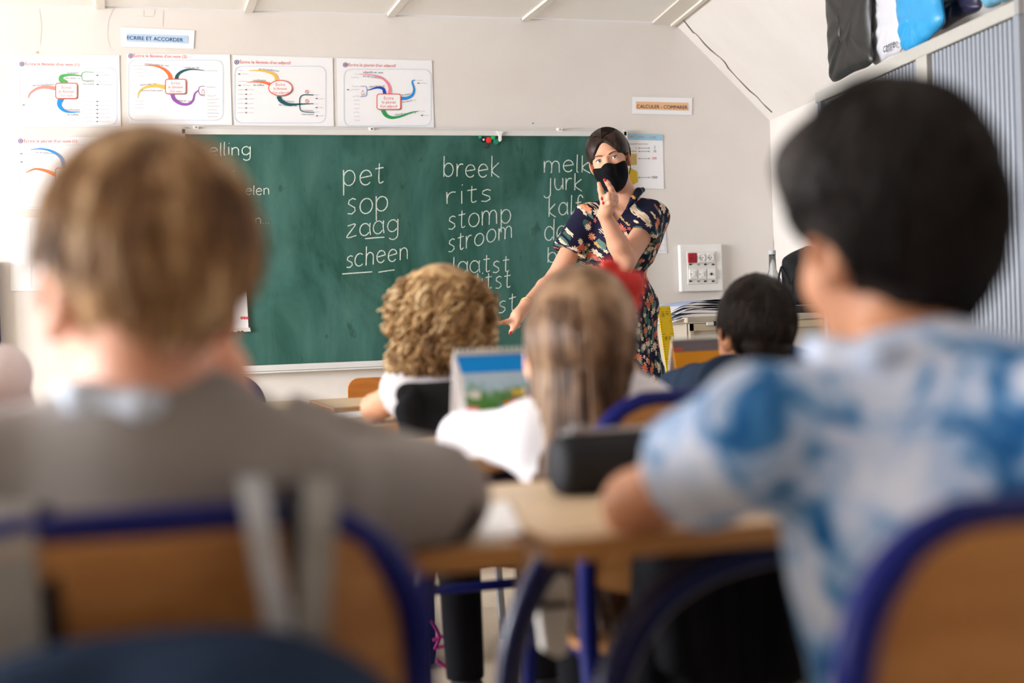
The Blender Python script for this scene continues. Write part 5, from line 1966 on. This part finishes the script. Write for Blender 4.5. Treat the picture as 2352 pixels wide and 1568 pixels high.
# black jacket over that child's chair
JK = empty('black_jacket', (.72, 2.58, .45), "black jacket draped over the curly-haired child's chair", 'jacket')
Q = SDF()
a_, b_, c_, d_ = PT(934, 905, 2.62), PT(1090, 896, 2.62), PT(1080, 995, 2.60), PT(944, 1000, 2.60)
Q.cone(a_, b_, .018, .018, .02)
Q.cone(a_, d_, .016, .016, .02)
Q.cone(b_, c_, .016, .016, .02)
Q.cone(d_, c_, .02, .02, .02)
for u in np.linspace(.1, .9, 7):
    Q.cone(a_ + (b_ - a_) * u, d_ + (c_ - d_) * u, .017, .015 + .004 * math.sin(u * 20), .012)
for u in (.25, .7):
    Q.cone(d_ + (c_ - d_) * u, d_ + (c_ - d_) * u + A3([0, 0, -.16]), .03, .035, .03)
Q.build('jacket_back', mat('black_fleece', (24, 24, 27), .9, .15, .12, 40, bump=.2), JK, .006)
Q = SDF()
Q.chain([a_ + A3([.01, -.015, 0]), PT(934, 945, 2.59), PT(955, 1010, 2.58), PT(960, 1060, 2.58)], [.016, .02, .024, .02], .02)
Q.build('sleeve', mat('black_fleece', (24, 24, 27)), JK, .006)

# ---- boy in denim jacket, row three right
PN = empty('person', (1.42, 2.72, 0), 'boy with short dark brown hair in dark denim jacket, arm along desk', 'person')
HCn = PT(1733, 772, 3.05)
Rn = frame(3, 4, 4)
Jn = dict(HC=HCn, R=Rn, neck=PT(1750, 842, 3.04), LS=PT(1668, 880, 3.03), RS=PT(1840, 885, 3.03), LE=PT(1600, 888, 3.24), LW=PT(1535, 888, 3.38), RE=PT(1930, 890, 3.16), RW=PT(1850, 885, 3.34), hip=A3([1.43, 2.72, .5]))
M_DENIM = mat('dark_denim', (30, 46, 68), .85, .15, .25, 40, bump=.3, bscale=260)
seated(PN, Jn, SK3, M_DENIM, M_DTROUS, .006, .97, 1.88, .012, 'denim_jacket', .42, slr=(.054, .048, .038))
M_DBROWN = hair_mat('dark_brown_hair', ((20, 15, 13), (34, 26, 23), (56, 44, 38)), .45)
hair_cap('hair', HCn, Rn, .97, M_DBROWN, PN, .011, -.065, vox=.005)
Pp = hair_paths(2600, 7, .05, (.084, .104, .107), (.0, -.06, .125), lambda P: mask_short(P, -.055), .3, .07, .2)
strands('hair_locks', to_world(Pp, HCn, Rn, .97), .0014, .0005, M_DBROWN, PN)
Cc = SDF()
n_ = Jn['neck']
Cc.chain([n_ + A3([-.058, .03, .014]), n_ + A3([-.045, -.03, .018]), n_ + A3([0, -.05, .016]), n_ + A3([.045, -.03, .014]), n_ + A3([.058, .03, .01])], [.014] * 5, .012)
Cc.build('jacket_collar', M_DENIM, PN, .005)

# ---- child in pink top at the left edge (mostly outside the frame)
PE = empty('person', (-.42, 2.72, 0), 'child in pale pink top at far left edge, only a shoulder showing', 'person')
HCe = PT(-150, 715, 2.58)
Re = frame(0)
Je = dict(HC=HCe, R=Re, neck=PT(-145, 800, 2.57), LS=PT(-290, 862, 2.56), RS=PT(0, 860, 2.56), LE=PT(-340, 950, 2.7), LW=PT(-250, 935, 2.9), RE=PT(30, 950, 2.7), RW=PT(-50, 935, 2.9), hip=A3([-.37, 2.73, .5]))
seated(PE, Je, SK2, mat('pale_pink_cotton', (240, 226, 232), .85, .15, .06, 60), M_JEAN, .008, .95, 1.6, .012, 'top', .42)
hair_cap('hair', HCe, Re, .95, M_LBROWN, PE, .014, -.08, vox=.007)
# ---------------------------------------------------------------- standing woman
DT = 4.95


def T(px, py, dd=0.0):
    return PT(px, py, DT + dd)


RT_, UP_, AW_ = CM[:, 0], -CM[:, 1], CM[:, 2]       # seen from the classroom: right, up, away
TE = empty('person', (T(1430, 700)[0], T(1430, 700)[1], 0), 'woman with black face mask and dark floral dress, raising two fingers', 'person')
SKT = skin('woman_skin', (216, 162, 134))
HT = T(1401, 371, 0)
sT = .915
_rr = math.radians(14)
hu = UP_ * math.cos(_rr) - RT_ * math.sin(_rr)
hr = RT_ * math.cos(_rr) + UP_ * math.sin(_rr)
hf = -AW_
_yy = math.radians(13)
hf2 = hf * math.cos(_yy) - hr * math.sin(_yy)
hr2 = hr * math.cos(_yy) + hf * math.sin(_yy)
RH = np.stack([hr2, hf2, hu], 1)                     # local x = image right, y = towards the class, z = up

S = SDF()
LT = head_prims(S, HT, RH, sT, True)
NB = T(1437, 466, .03)
S.cone(LT(0, -.022, -.05), NB, .047, .050, .03)
ch = T(1436, 530, .04)
BT_ = np.stack([RT_, -AW_, UP_], 1)
S.ell(ch, (.130, .080, .120), BT_, .04)
S.ell(T(1425, 610, .04), (.10, .075, .10), BT_, .04)
S.ell(T(1428, 690, .05), (.098, .08, .09), BT_, .04)
LSt, LEt, LWt = T(1502, 492, .03), T(1437, 598, -.17), T(1388, 492, -.235)
RSt, REt, RWt = T(1356, 494, .03), T(1275, 640, -.04), T(1209, 700, -.235)
for sh in (LSt, RSt):
    S.cone(NB - UP_ * .04, sh, .036, .040, .03)
S.chain([LSt, LEt], [.044, .036], .02)
S.cone(LEt, LEt + UP_ * -.012 + RT_ * .0, .031, .027, .012)
_m = LEt + (LWt - LEt) * .35
S.chain([LEt, _m, LWt], [.036, .0365, .0225], .012)
S.chain([RSt, REt], [.042, .034], .02)
_m = REt + (RWt - REt) * .35
S.chain([REt, _m, RWt], [.034, .033, .021], .012)
# raised hand: thumb and forefinger up, the other fingers folded
HD = -.255
palm = T(1401, 462, HD)
S.cone(LWt, T(1394, 478, HD), .0225, .024, .012)
S.cone(T(1394, 478, HD), palm, .024, .026, .012)
S.ell(T(1403, 458, HD), (.022, .017, .030), BT_ @ frame(0, 12), .010)
S.chain([T(1388, 474, HD - .012), T(1383, 452, HD - .014), T(1379, 436, HD - .012), T(1375.5, 421, HD - .008)], [.0125, .0105, .0092, .0066], .006)       # thumb
S.chain([T(1409, 446, HD), T(1403, 433, HD - .016), T(1396, 421, HD - .020), T(1389, 411.5, HD - .020)], [.0115, .0092, .0080, .0060], .006)            # forefinger
for (kx, ky), (mx, my), (tx, ty) in (((1414, 452), (1398, 447), (1384, 455)), ((1414, 461), (1398, 456), (1385, 464.5)), ((1411, 470), (1400, 466), (1390, 471))):
    S.chain([T(kx, ky, HD), T((kx + mx) / 2, (ky + my) / 2 - 1, HD - .024), T(mx, my, HD - .030), T(tx, ty, HD - .019)], [.0105, .0095, .0085, .0068], .004)
# pointing hand
HP = -.27
S.cone(RWt, T(1190, 724, HP), .021, .024, .012)
S.ell(T(1187, 727, HP), (.030, .016, .020), BT_ @ frame(0, -52), .010)
S.chain([T(1178, 733, HP - .005), T(1163, 739, HP - .02), T(1147, 742, HP - .03), T(1133, 741, HP - .038)], [.0105, .0088, .0078, .0056], .005)
S.chain([T(1192, 735, HP - .01), T(1184, 749, HP - .018), T(1177, 758, HP - .02), T(1171, 765, HP - .02)], [.012, .0098, .009, .0064], .006)
for i, (x, y) in enumerate(((1180, 738), (1184, 742), (1189, 744))):
    S.chain([T(x - 2, y - 8, HP + .008 + .010 * i), T(x - 9 + i, y + 2, HP - .012 + .010 * i), T(x - 3 + i, y + 8 - i, HP - .016 + .010 * i), T(x + 4, y + 3, HP - .006 + .01 * i)], [.0100, .0092, .0084, .0072], .004)
# legs and feet
gx, gy = T(1437, 800)[0], T(1437, 800, .05)[1]
for sx in (-1, 1):
    S.chain([T(1432, 700, .05) + RT_ * sx * .06, A3([gx + sx * .075, gy, .48]), A3([gx + sx * .075, gy + .02, .09])], [.065, .050, .036], .02)
    S.cone(A3([gx + sx * .075, gy + .02, .05]), A3([gx + sx * .085 - .04, gy - .14, .035]), .035, .028, .02)
lo, hi = S.bounds()
zs = T(1420, 432)[2]
hl = T(1405, 445, HD)
S.build('body', SKT, TE, boxes=[((HT[0] - .13, HT[1] - .15, zs), (HT[0] + .13, HT[1] + .15, HT[2] + .15), .0016),
                                ((lo[0] - .01, lo[1] - .01, 1.0), (hi[0] + .01, hi[1] + .01, zs + .0022), .0026),
                                ((lo[0] - .02, lo[1] - .02, -.01), (hi[0] + .02, hi[1] + .02, 1.003), .007)])
M_NAIL = mat('red_nail_varnish', (206, 24, 44), .25, .6, .03)


def nail(c, d, up_, s=1.0):
    d = nrm(d)
    a = nrm(np.cross(up_, d))
    q = np.cross(d, a)
    Q = SDF()
    Q.ell(c, A3([.0045, .0072, .0022]) * s, np.stack([a, d, q], 1), .002)
    Q.build('fingernail', M_NAIL, TE, .0012)


nail(T(1389.6, 413.5, HD - .0262), T(1389, 411) - T(1396, 421), -AW_)
nail(T(1382.5, 455.8, HD - .0265), T(1384, 459) - T(1384, 452), -AW_)
nail(T(1385.5, 465.5, HD - .0265), T(1385, 468) - T(1386, 461), -AW_)
nail(T(1172.2, 764, HP - .0275), T(1171, 765) - T(1177, 758), -AW_)
# eyes
M_EYEW = mat('eye_white', (226, 222, 220), .15, .6, .02)
M_IRIS = mat('grey_green_iris', (96, 116, 116), .2, .6, .2, 900)
M_PUP = mat('pupil', (12, 12, 14), .1, .6)
gaze = nrm(RH @ A3([.10, 1, .10]))
for sx in (-1, 1):
    c = LT(sx * .031, .0688, .0028)
    r = .0122 * sT
    V_ = SDF().ell(c, (r, r, r))
    ey = V_.build('eyeball', M_EYEW, TE, .0016)
    a, b2_ = basis(gaze)
    R_ = np.stack([a, b2_, gaze], 1)
    MB().lathe(c + gaze * r * .90, [(.0056 * sT, 0), (.0050 * sT, .0009), (.003 * sT, .0016)], 20, R_).build('iris', M_IRIS, ey, True)
    MB().lathe(c + gaze * (r * .90 + .0012), [(.0025 * sT, 0), (.0022 * sT, .0007)], 14, R_).build('pupil', M_PUP, ey)
    # lashes and brow
    pts = [LT(sx * .031 + q * .0135, .0815 - .004 * abs(q) - .0035 * q * sx * 0, .0028 + .0068 * math.sqrt(max(0, 1 - q * q * .92))) for q in np.linspace(-1, 1, 9)]
    MB().tube(pts, [.0006, .0011, .0014, .0015, .0015, .0015, .0014, .0011, .0006], 6).build('lashes', mat('dark_lash', (40, 26, 24), .7), TE, True)
    qs = np.linspace(0, 1, 8)
    pts = [LT(sx * (.012 + .040 * q), .0872 - .0105 * q * q, .0185 + .0085 * math.sin(q * 2.3) - .004 * q) for q in qs]
    MB().tube(pts, [.0018, .0026, .0028, .0027, .0024, .0019, .0013, .0007], 8, flat=.7).build('eyebrow', mat('dark_brow', (70, 48, 40), .8), TE, True)
# face mask
Mk = SDF()
Mk.ell(LT(0, .026, -.038), A3([.066, .070, .088]) * sT, RH, .02)
Mk.ell(LT(0, .056, -.094), A3([.032, .034, .028]) * sT, RH, .03)
for sx in (-1, 1):
    Mk.ell(LT(sx * .034, .056, -.030), A3([.029, .027, .031]) * sT, RH, .02)
Mk.cone(LT(0, .098, -.016), LT(0, .110, -.042), .017 * sT, .018 * sT, .02)
Mk.cone(LT(0, .110, -.042), LT(0, .082, -.106), .018 * sT, .016 * sT, .03)


def mask_cut(x, y, z):
    x, y, z = x - HT[0], y - HT[1], z - HT[2]
    u = (x * RH[0, 0] + y * RH[1, 0] + z * RH[2, 0]) / sT
    f = (x * RH[0, 1] + y * RH[1, 1] + z * RH[2, 1]) / sT
    w = (x * RH[0, 2] + y * RH[1, 2] + z * RH[2, 2]) / sT
    top = -.026 + .011 * np.exp(-(u / .024) ** 2) + .009 * np.clip((np.abs(u) - .03) / .03, 0, 1)
    d1 = w - top
    back = -.002 + .62 * np.clip(-.055 - w, 0, .2)
    d2 = back - f
    return np.maximum(d1, d2) * sT


Mk.fn(mask_cut, .004)
M_MASK = mat('black_cotton_mask', (12, 12, 17), .85, .15, .1, 60)
Mk.build('face_mask', M_MASK, TE, .0018)
for sx in (-1, 1):
    for z0, z1 in ((-.018, .022), (-.068, -.026)):
        pts = [LT(sx * .0625, .004, z0), LT(sx * .072, -.004, (z0 + z1) / 2), LT(sx * .0755, -.012, z1)]
        MB().tube(spline(pts, 4), .0014, 6).build('ear_loop', M_MASK, TE, True)
# hair: centre parting, drawn back smoothly
M_TH = hair_mat('dark_brown_sleek_hair', ((22, 14, 12), (36, 24, 20), (60, 44, 37)), .42, 60)
Hc = SDF()
Hc.ell(LT(0, -.014, .036), (A3([.0715, .091, .087]) + .010) * sT, RH, .02)
Hc.ell(LT(.040, -.006, .055), A3([.044, .072, .062]) * sT, RH, .015)
Hc.ell(LT(-.040, -.006, .055), A3([.044, .072, .062]) * sT, RH, .015)
Hc.ell(LT(0, -.095, -.01), A3([.045, .035, .04]) * sT, RH, .02)
Hc.ell(LT(0, .112, -.032), A3([.066, .090, .098]) * sT, RH, .012, 'd')
Hc.ell(LT(0, .130, .030), A3([.030, .075, .062]) * sT, RH, .015, 'd')
for sx in (-1, 1):
    Hc.ell(LT(sx * .082, .004, -.022), A3([.022, .026, .038]) * sT, RH, .008, 'd')
    Hc.ell(LT(sx * .062, .060, -.030), A3([.03, .055, .048]) * sT, RH, .010, 'd')
Hc.half(LT(0, -.05, -.058), -RH[:, 2] - RH[:, 1] * .3, .01)
Hc.build('hair', M_TH, TE, .0022)
P = []
for sx in (-1, 1):
    for i in range(700):
        q = RNG.uniform(0, 1)
        y0 = .078 - .17 * q                                # root on the parting
        e = RNG.uniform(.985, 1.03)
        a = []
        yl = y0 - .012
        for k in range(12):
            u = k / 11
            th = u * (1.75 + .25 * (1 - q))
            x = sx * math.sin(th) * .0855 * e
            z = .036 + math.cos(th) * .1000 * e
            yy = y0 * (1 - u) + (y0 * .35 - .075) * u + .010 * math.sin(u * 3.14)
            ln = math.sqrt(max(.02, 1 - ((yy + .014) / .103) ** 2))
            a.append((x * ln, yy, .036 + (z - .036) * ln))
        a = A3(a)
        P.append(a)
P = np.stack(P)
# keep only strands that stay off the forehead
ok = ~((P[:, :, 1] > .056) & (P[:, :, 2] < .088)).any(1)
strands('hair_locks', to_world(P[ok], HT, RH, sT), .0014, .0011, M_TH, TE, 3)

# floral dress
M_DRESS, t, b = custom('floral_dress_print', .75, .2)
tc = t.new('ShaderNodeTexCoord')
sx_ = t.new('ShaderNodeSeparateXYZ')
t.link(tc.outputs['Object'], sx_.inputs[0])
cx = t.new('ShaderNodeCombineXYZ')
t.link(t.math('ADD', sx_.outputs[0], t.math('MULTIPLY', sx_.outputs[1], .35)), cx.inputs[0])
t.link(t.math('ADD', sx_.outputs[2], t.math('MULTIPLY', sx_.outputs[1], -.75)), cx.inputs[1])
base = cx.outputs[0]
wn = t.new('ShaderNodeTexNoise')
wn.inputs['Scale'].default_value = 22
wn.inputs['Detail'].default_value = 3
t.link(base, wn.inputs['Vector'])


def shifted(scale, off, warp, st=(1, 1)):
    vm = t.new('ShaderNodeVectorMath', operation='MULTIPLY_ADD')
    t.link(wn.outputs['Color'], vm.inputs[0])
    vm.inputs[1].default_value = (warp, warp, 0)
    t.link(base, vm.inputs[2])
    mp = t.new('ShaderNodeMapping')
    mp.inputs['Scale'].default_value = (scale * st[0], scale * st[1], 1)
    mp.inputs['Location'].default_value = (off, off * 1.7, 0)
    t.link(vm.outputs[0], mp.inputs['Vector'])
    return mp.outputs[0]


def flowers(col, scale, off, size, petals, stops, amt, st=(1, 1)):
    v = shifted(scale, off, .010, st)
    vo = t.new('ShaderNodeTexVoronoi')
    vo.voronoi_dimensions = '2D'
    vo.inputs['Scale'].default_value = 1
    vo.inputs['Randomness'].default_value = .85
    t.link(v, vo.inputs['Vector'])
    df = t.new('ShaderNodeVectorMath', operation='SUBTRACT')
    t.link(v, df.inputs[0])
    t.link(vo.outputs['Position'], df.inputs[1])
    sp = t.new('ShaderNodeSeparateXYZ')
    t.link(df.outputs[0], sp.inputs[0])
    rc = t.new('ShaderNodeSeparateColor')
    t.link(vo.outputs['Color'], rc.inputs[0])
    ang = t.math('ARCTAN2', sp.outputs[1], sp.outputs[0])
    pet = t.math('COSINE', t.math('MULTIPLY', ang, petals))
    rad = t.math('MULTIPLY', t.math('ADD', t.math('MULTIPLY', pet, .22), .78), t.math('MULTIPLY', t.math('ADD', t.math('MULTIPLY', rc.outputs[1], .5), .6), size))
    inside = t.math('LESS_THAN', vo.outputs['Distance'], rad)
    use = t.math('MULTIPLY', inside, t.math('LESS_THAN', rc.outputs[2], amt))
    c = t.ramp(rc.outputs[0], stops, 'CONSTANT')
    rel = t.math('DIVIDE', vo.outputs['Distance'], rad)
    dark = t.math('MULTIPLY', t.math('SUBTRACT', 1, t.step(rel, .05, .5)), .55)
    c = t.mix(dark, c, lin((120, 40, 22)))
    streak = t.math('MULTIPLY', t.math('GREATER_THAN', t.math('COSINE', t.math('MULTIPLY', ang, petals * 2.0)), .55), .45)
    c = t.mix(streak, c, lin((240, 214, 186)))
    return t.mix(use, col, c)


c = t.mix(t.noise(base, 40, 3), lin((16, 17, 40)), lin((24, 25, 54)))
lf = t.new('ShaderNodeTexVoronoi')
lf.voronoi_dimensions = '2D'
lf.inputs['Scale'].default_value = 1
t.link(shifted(30, 3.1, .03, (1.6, .8)), lf.inputs['Vector'])
rcl = t.new('ShaderNodeSeparateColor')
t.link(lf.outputs['Color'], rcl.inputs[0])
isl = t.math('MULTIPLY', t.math('LESS_THAN', lf.outputs['Distance'], .36), t.math('LESS_THAN', rcl.outputs[0], .62))
c = t.mix(isl, c, t.mix(rcl.outputs[1], lin((52, 84, 80)), lin((96, 128, 116))))
CR, OR, RU, YE = lin((226, 204, 178)), lin((206, 92, 46)), lin((186, 52, 28)), lin((206, 150, 58))
c = flowers(c, 40, .7, .36, 5, [(0, CR), (.4, YE), (.62, CR), (.8, RU)], .55, (1.3, 1))
c = flowers(c, 24, 5.3, .37, 9, [(0, OR), (.3, CR), (.52, RU), (.7, lin((222, 128, 84))), (.86, CR)], .80)
t.link(c, b.inputs['Base Color'])
bp = t.new('ShaderNodeBump')
bp.inputs['Strength'].default_value = .35
bp.inputs['Distance'].default_value = .006
t.link(t.noise(t.coord((1, 1, .25)), 26, 3), bp.inputs['Height'])
t.link(bp.outputs[0], b.inputs['Normal'])

D = SDF()
D.ell(T(1434, 528, .04), (.146, .098, .125), BT_, .05)
D.ell(T(1420, 588, .03), (.128, .104, .075), BT_, .05)
D.cone(T(1420, 560, .03), T(1413, 630, .04), .10, .083, .04)
for sh in (LSt, RSt):
    D.cone(NB - UP_ * .042, sh + UP_ * -.004, .045, .052, .03)
D.cyl(LSt + UP_ * .004, LSt + (LEt - LSt) * .50, .056, .066, .03)
D.cyl(RSt + UP_ * .004, RSt + (REt - RSt) * .60, .056, .068, .03)
# folds over the bust
for px0, px1, dd in ((1392, 1398, -.055), (1415, 1412, -.066), (1440, 1430, -.066), (1462, 1446, -.056)):
    D.cone(T(px0, 540, dd), T(px1, 610, dd), .010, .014, .02)
# waist gather and skirt
D.cone(T(1413, 632, .04) - RT_ * .028, T(1413, 632, .04) + RT_ * .028, .080, .080, .012)
D.ell(T(1428, 700, .05), (.130, .112, .10), BT_, .06)
hipc = T(1430, 690, .05)
bot = A3([gx + .01, gy, .16])
D.cone(T(1430, 720, .05), T(1438, 870, .05), .118, .132, .05)
D.cyl(T(1437, 850, .05), bot, .130, .20, .05)
for k in range(9):
    q = 2 * math.pi * k / 9 + .3
    o1 = RT_ * math.cos(q) + AW_ * math.sin(q)
    D.cone(T(1420, 650, .045) + o1 * .085, T(1437, 860, .05) + o1 * .125, .008, .016, .03)
apex = T(1412, 517, -.05)


def vcut(x, y, z):
    x, y, z = x - apex[0], y - apex[1], z - apex[2]
    u = x * RT_[0] + y * RT_[1] + z * RT_[2]
    v = x * UP_[0] + y * UP_[1] + z * UP_[2]
    w = x * AW_[0] + y * AW_[1] + z * AW_[2]
    return np.maximum(np.maximum(-(u + .22 * v) * .97, (u - .66 * v) * .83), w - .075)


D.fn(vcut, .006, 'd2')
D.cyl(NB - UP_ * .1, NB + UP_ * .06, .054, .054, .006, 'd')
D.build('dress', M_DRESS, TE, boxes=[((lo[0] - .05, lo[1] - .05, .80), (hi[0] + .08, hi[1] + .08, T(1430, 420)[2]), .0036), ((lo[0] - .05, lo[1] - .1, .1), (hi[0] + .1, hi[1] + .1, .8045), .009)])
# open collar
Co = SDF()
Co.chain([T(1476, 436, .05), T(1467, 440, .0), T(1455, 458, -.045), T(1441, 478, -.066)], [.010, .013, .012, .006], .010)
Co.chain([T(1400, 452, .03), T(1394, 462, -.02), T(1397, 480, -.055)], [.009, .011, .006], .010)
Co.build('collar', M_DRESS, TE, .003)
# bracelet and shoes
M_GOLD = mat('thin_gold', (214, 168, 112), .3, .6, .05, metal=.9)
d = nrm(RWt - REt)
a, b2_ = basis(d)
cB = RWt - d * .004
MB().tube([cB + (a * math.cos(q) + b2_ * math.sin(q)) * .025 for q in np.linspace(0, 2 * math.pi, 25)], .0018, 8, False).build('bracelet', M_GOLD, TE, True)
for sx in (-1, 1):
    Q = SDF()
    Q.cone(A3([gx + sx * .075, gy + .03, .045]), A3([gx + sx * .085 - .045, gy - .15, .034]), .042, .034, .02)
    Q.half((0, 0, .004), (0, 0, -1))
    Q.build('shoe', mat('tan_shoe', (120, 84, 60), .6), TE, .006)
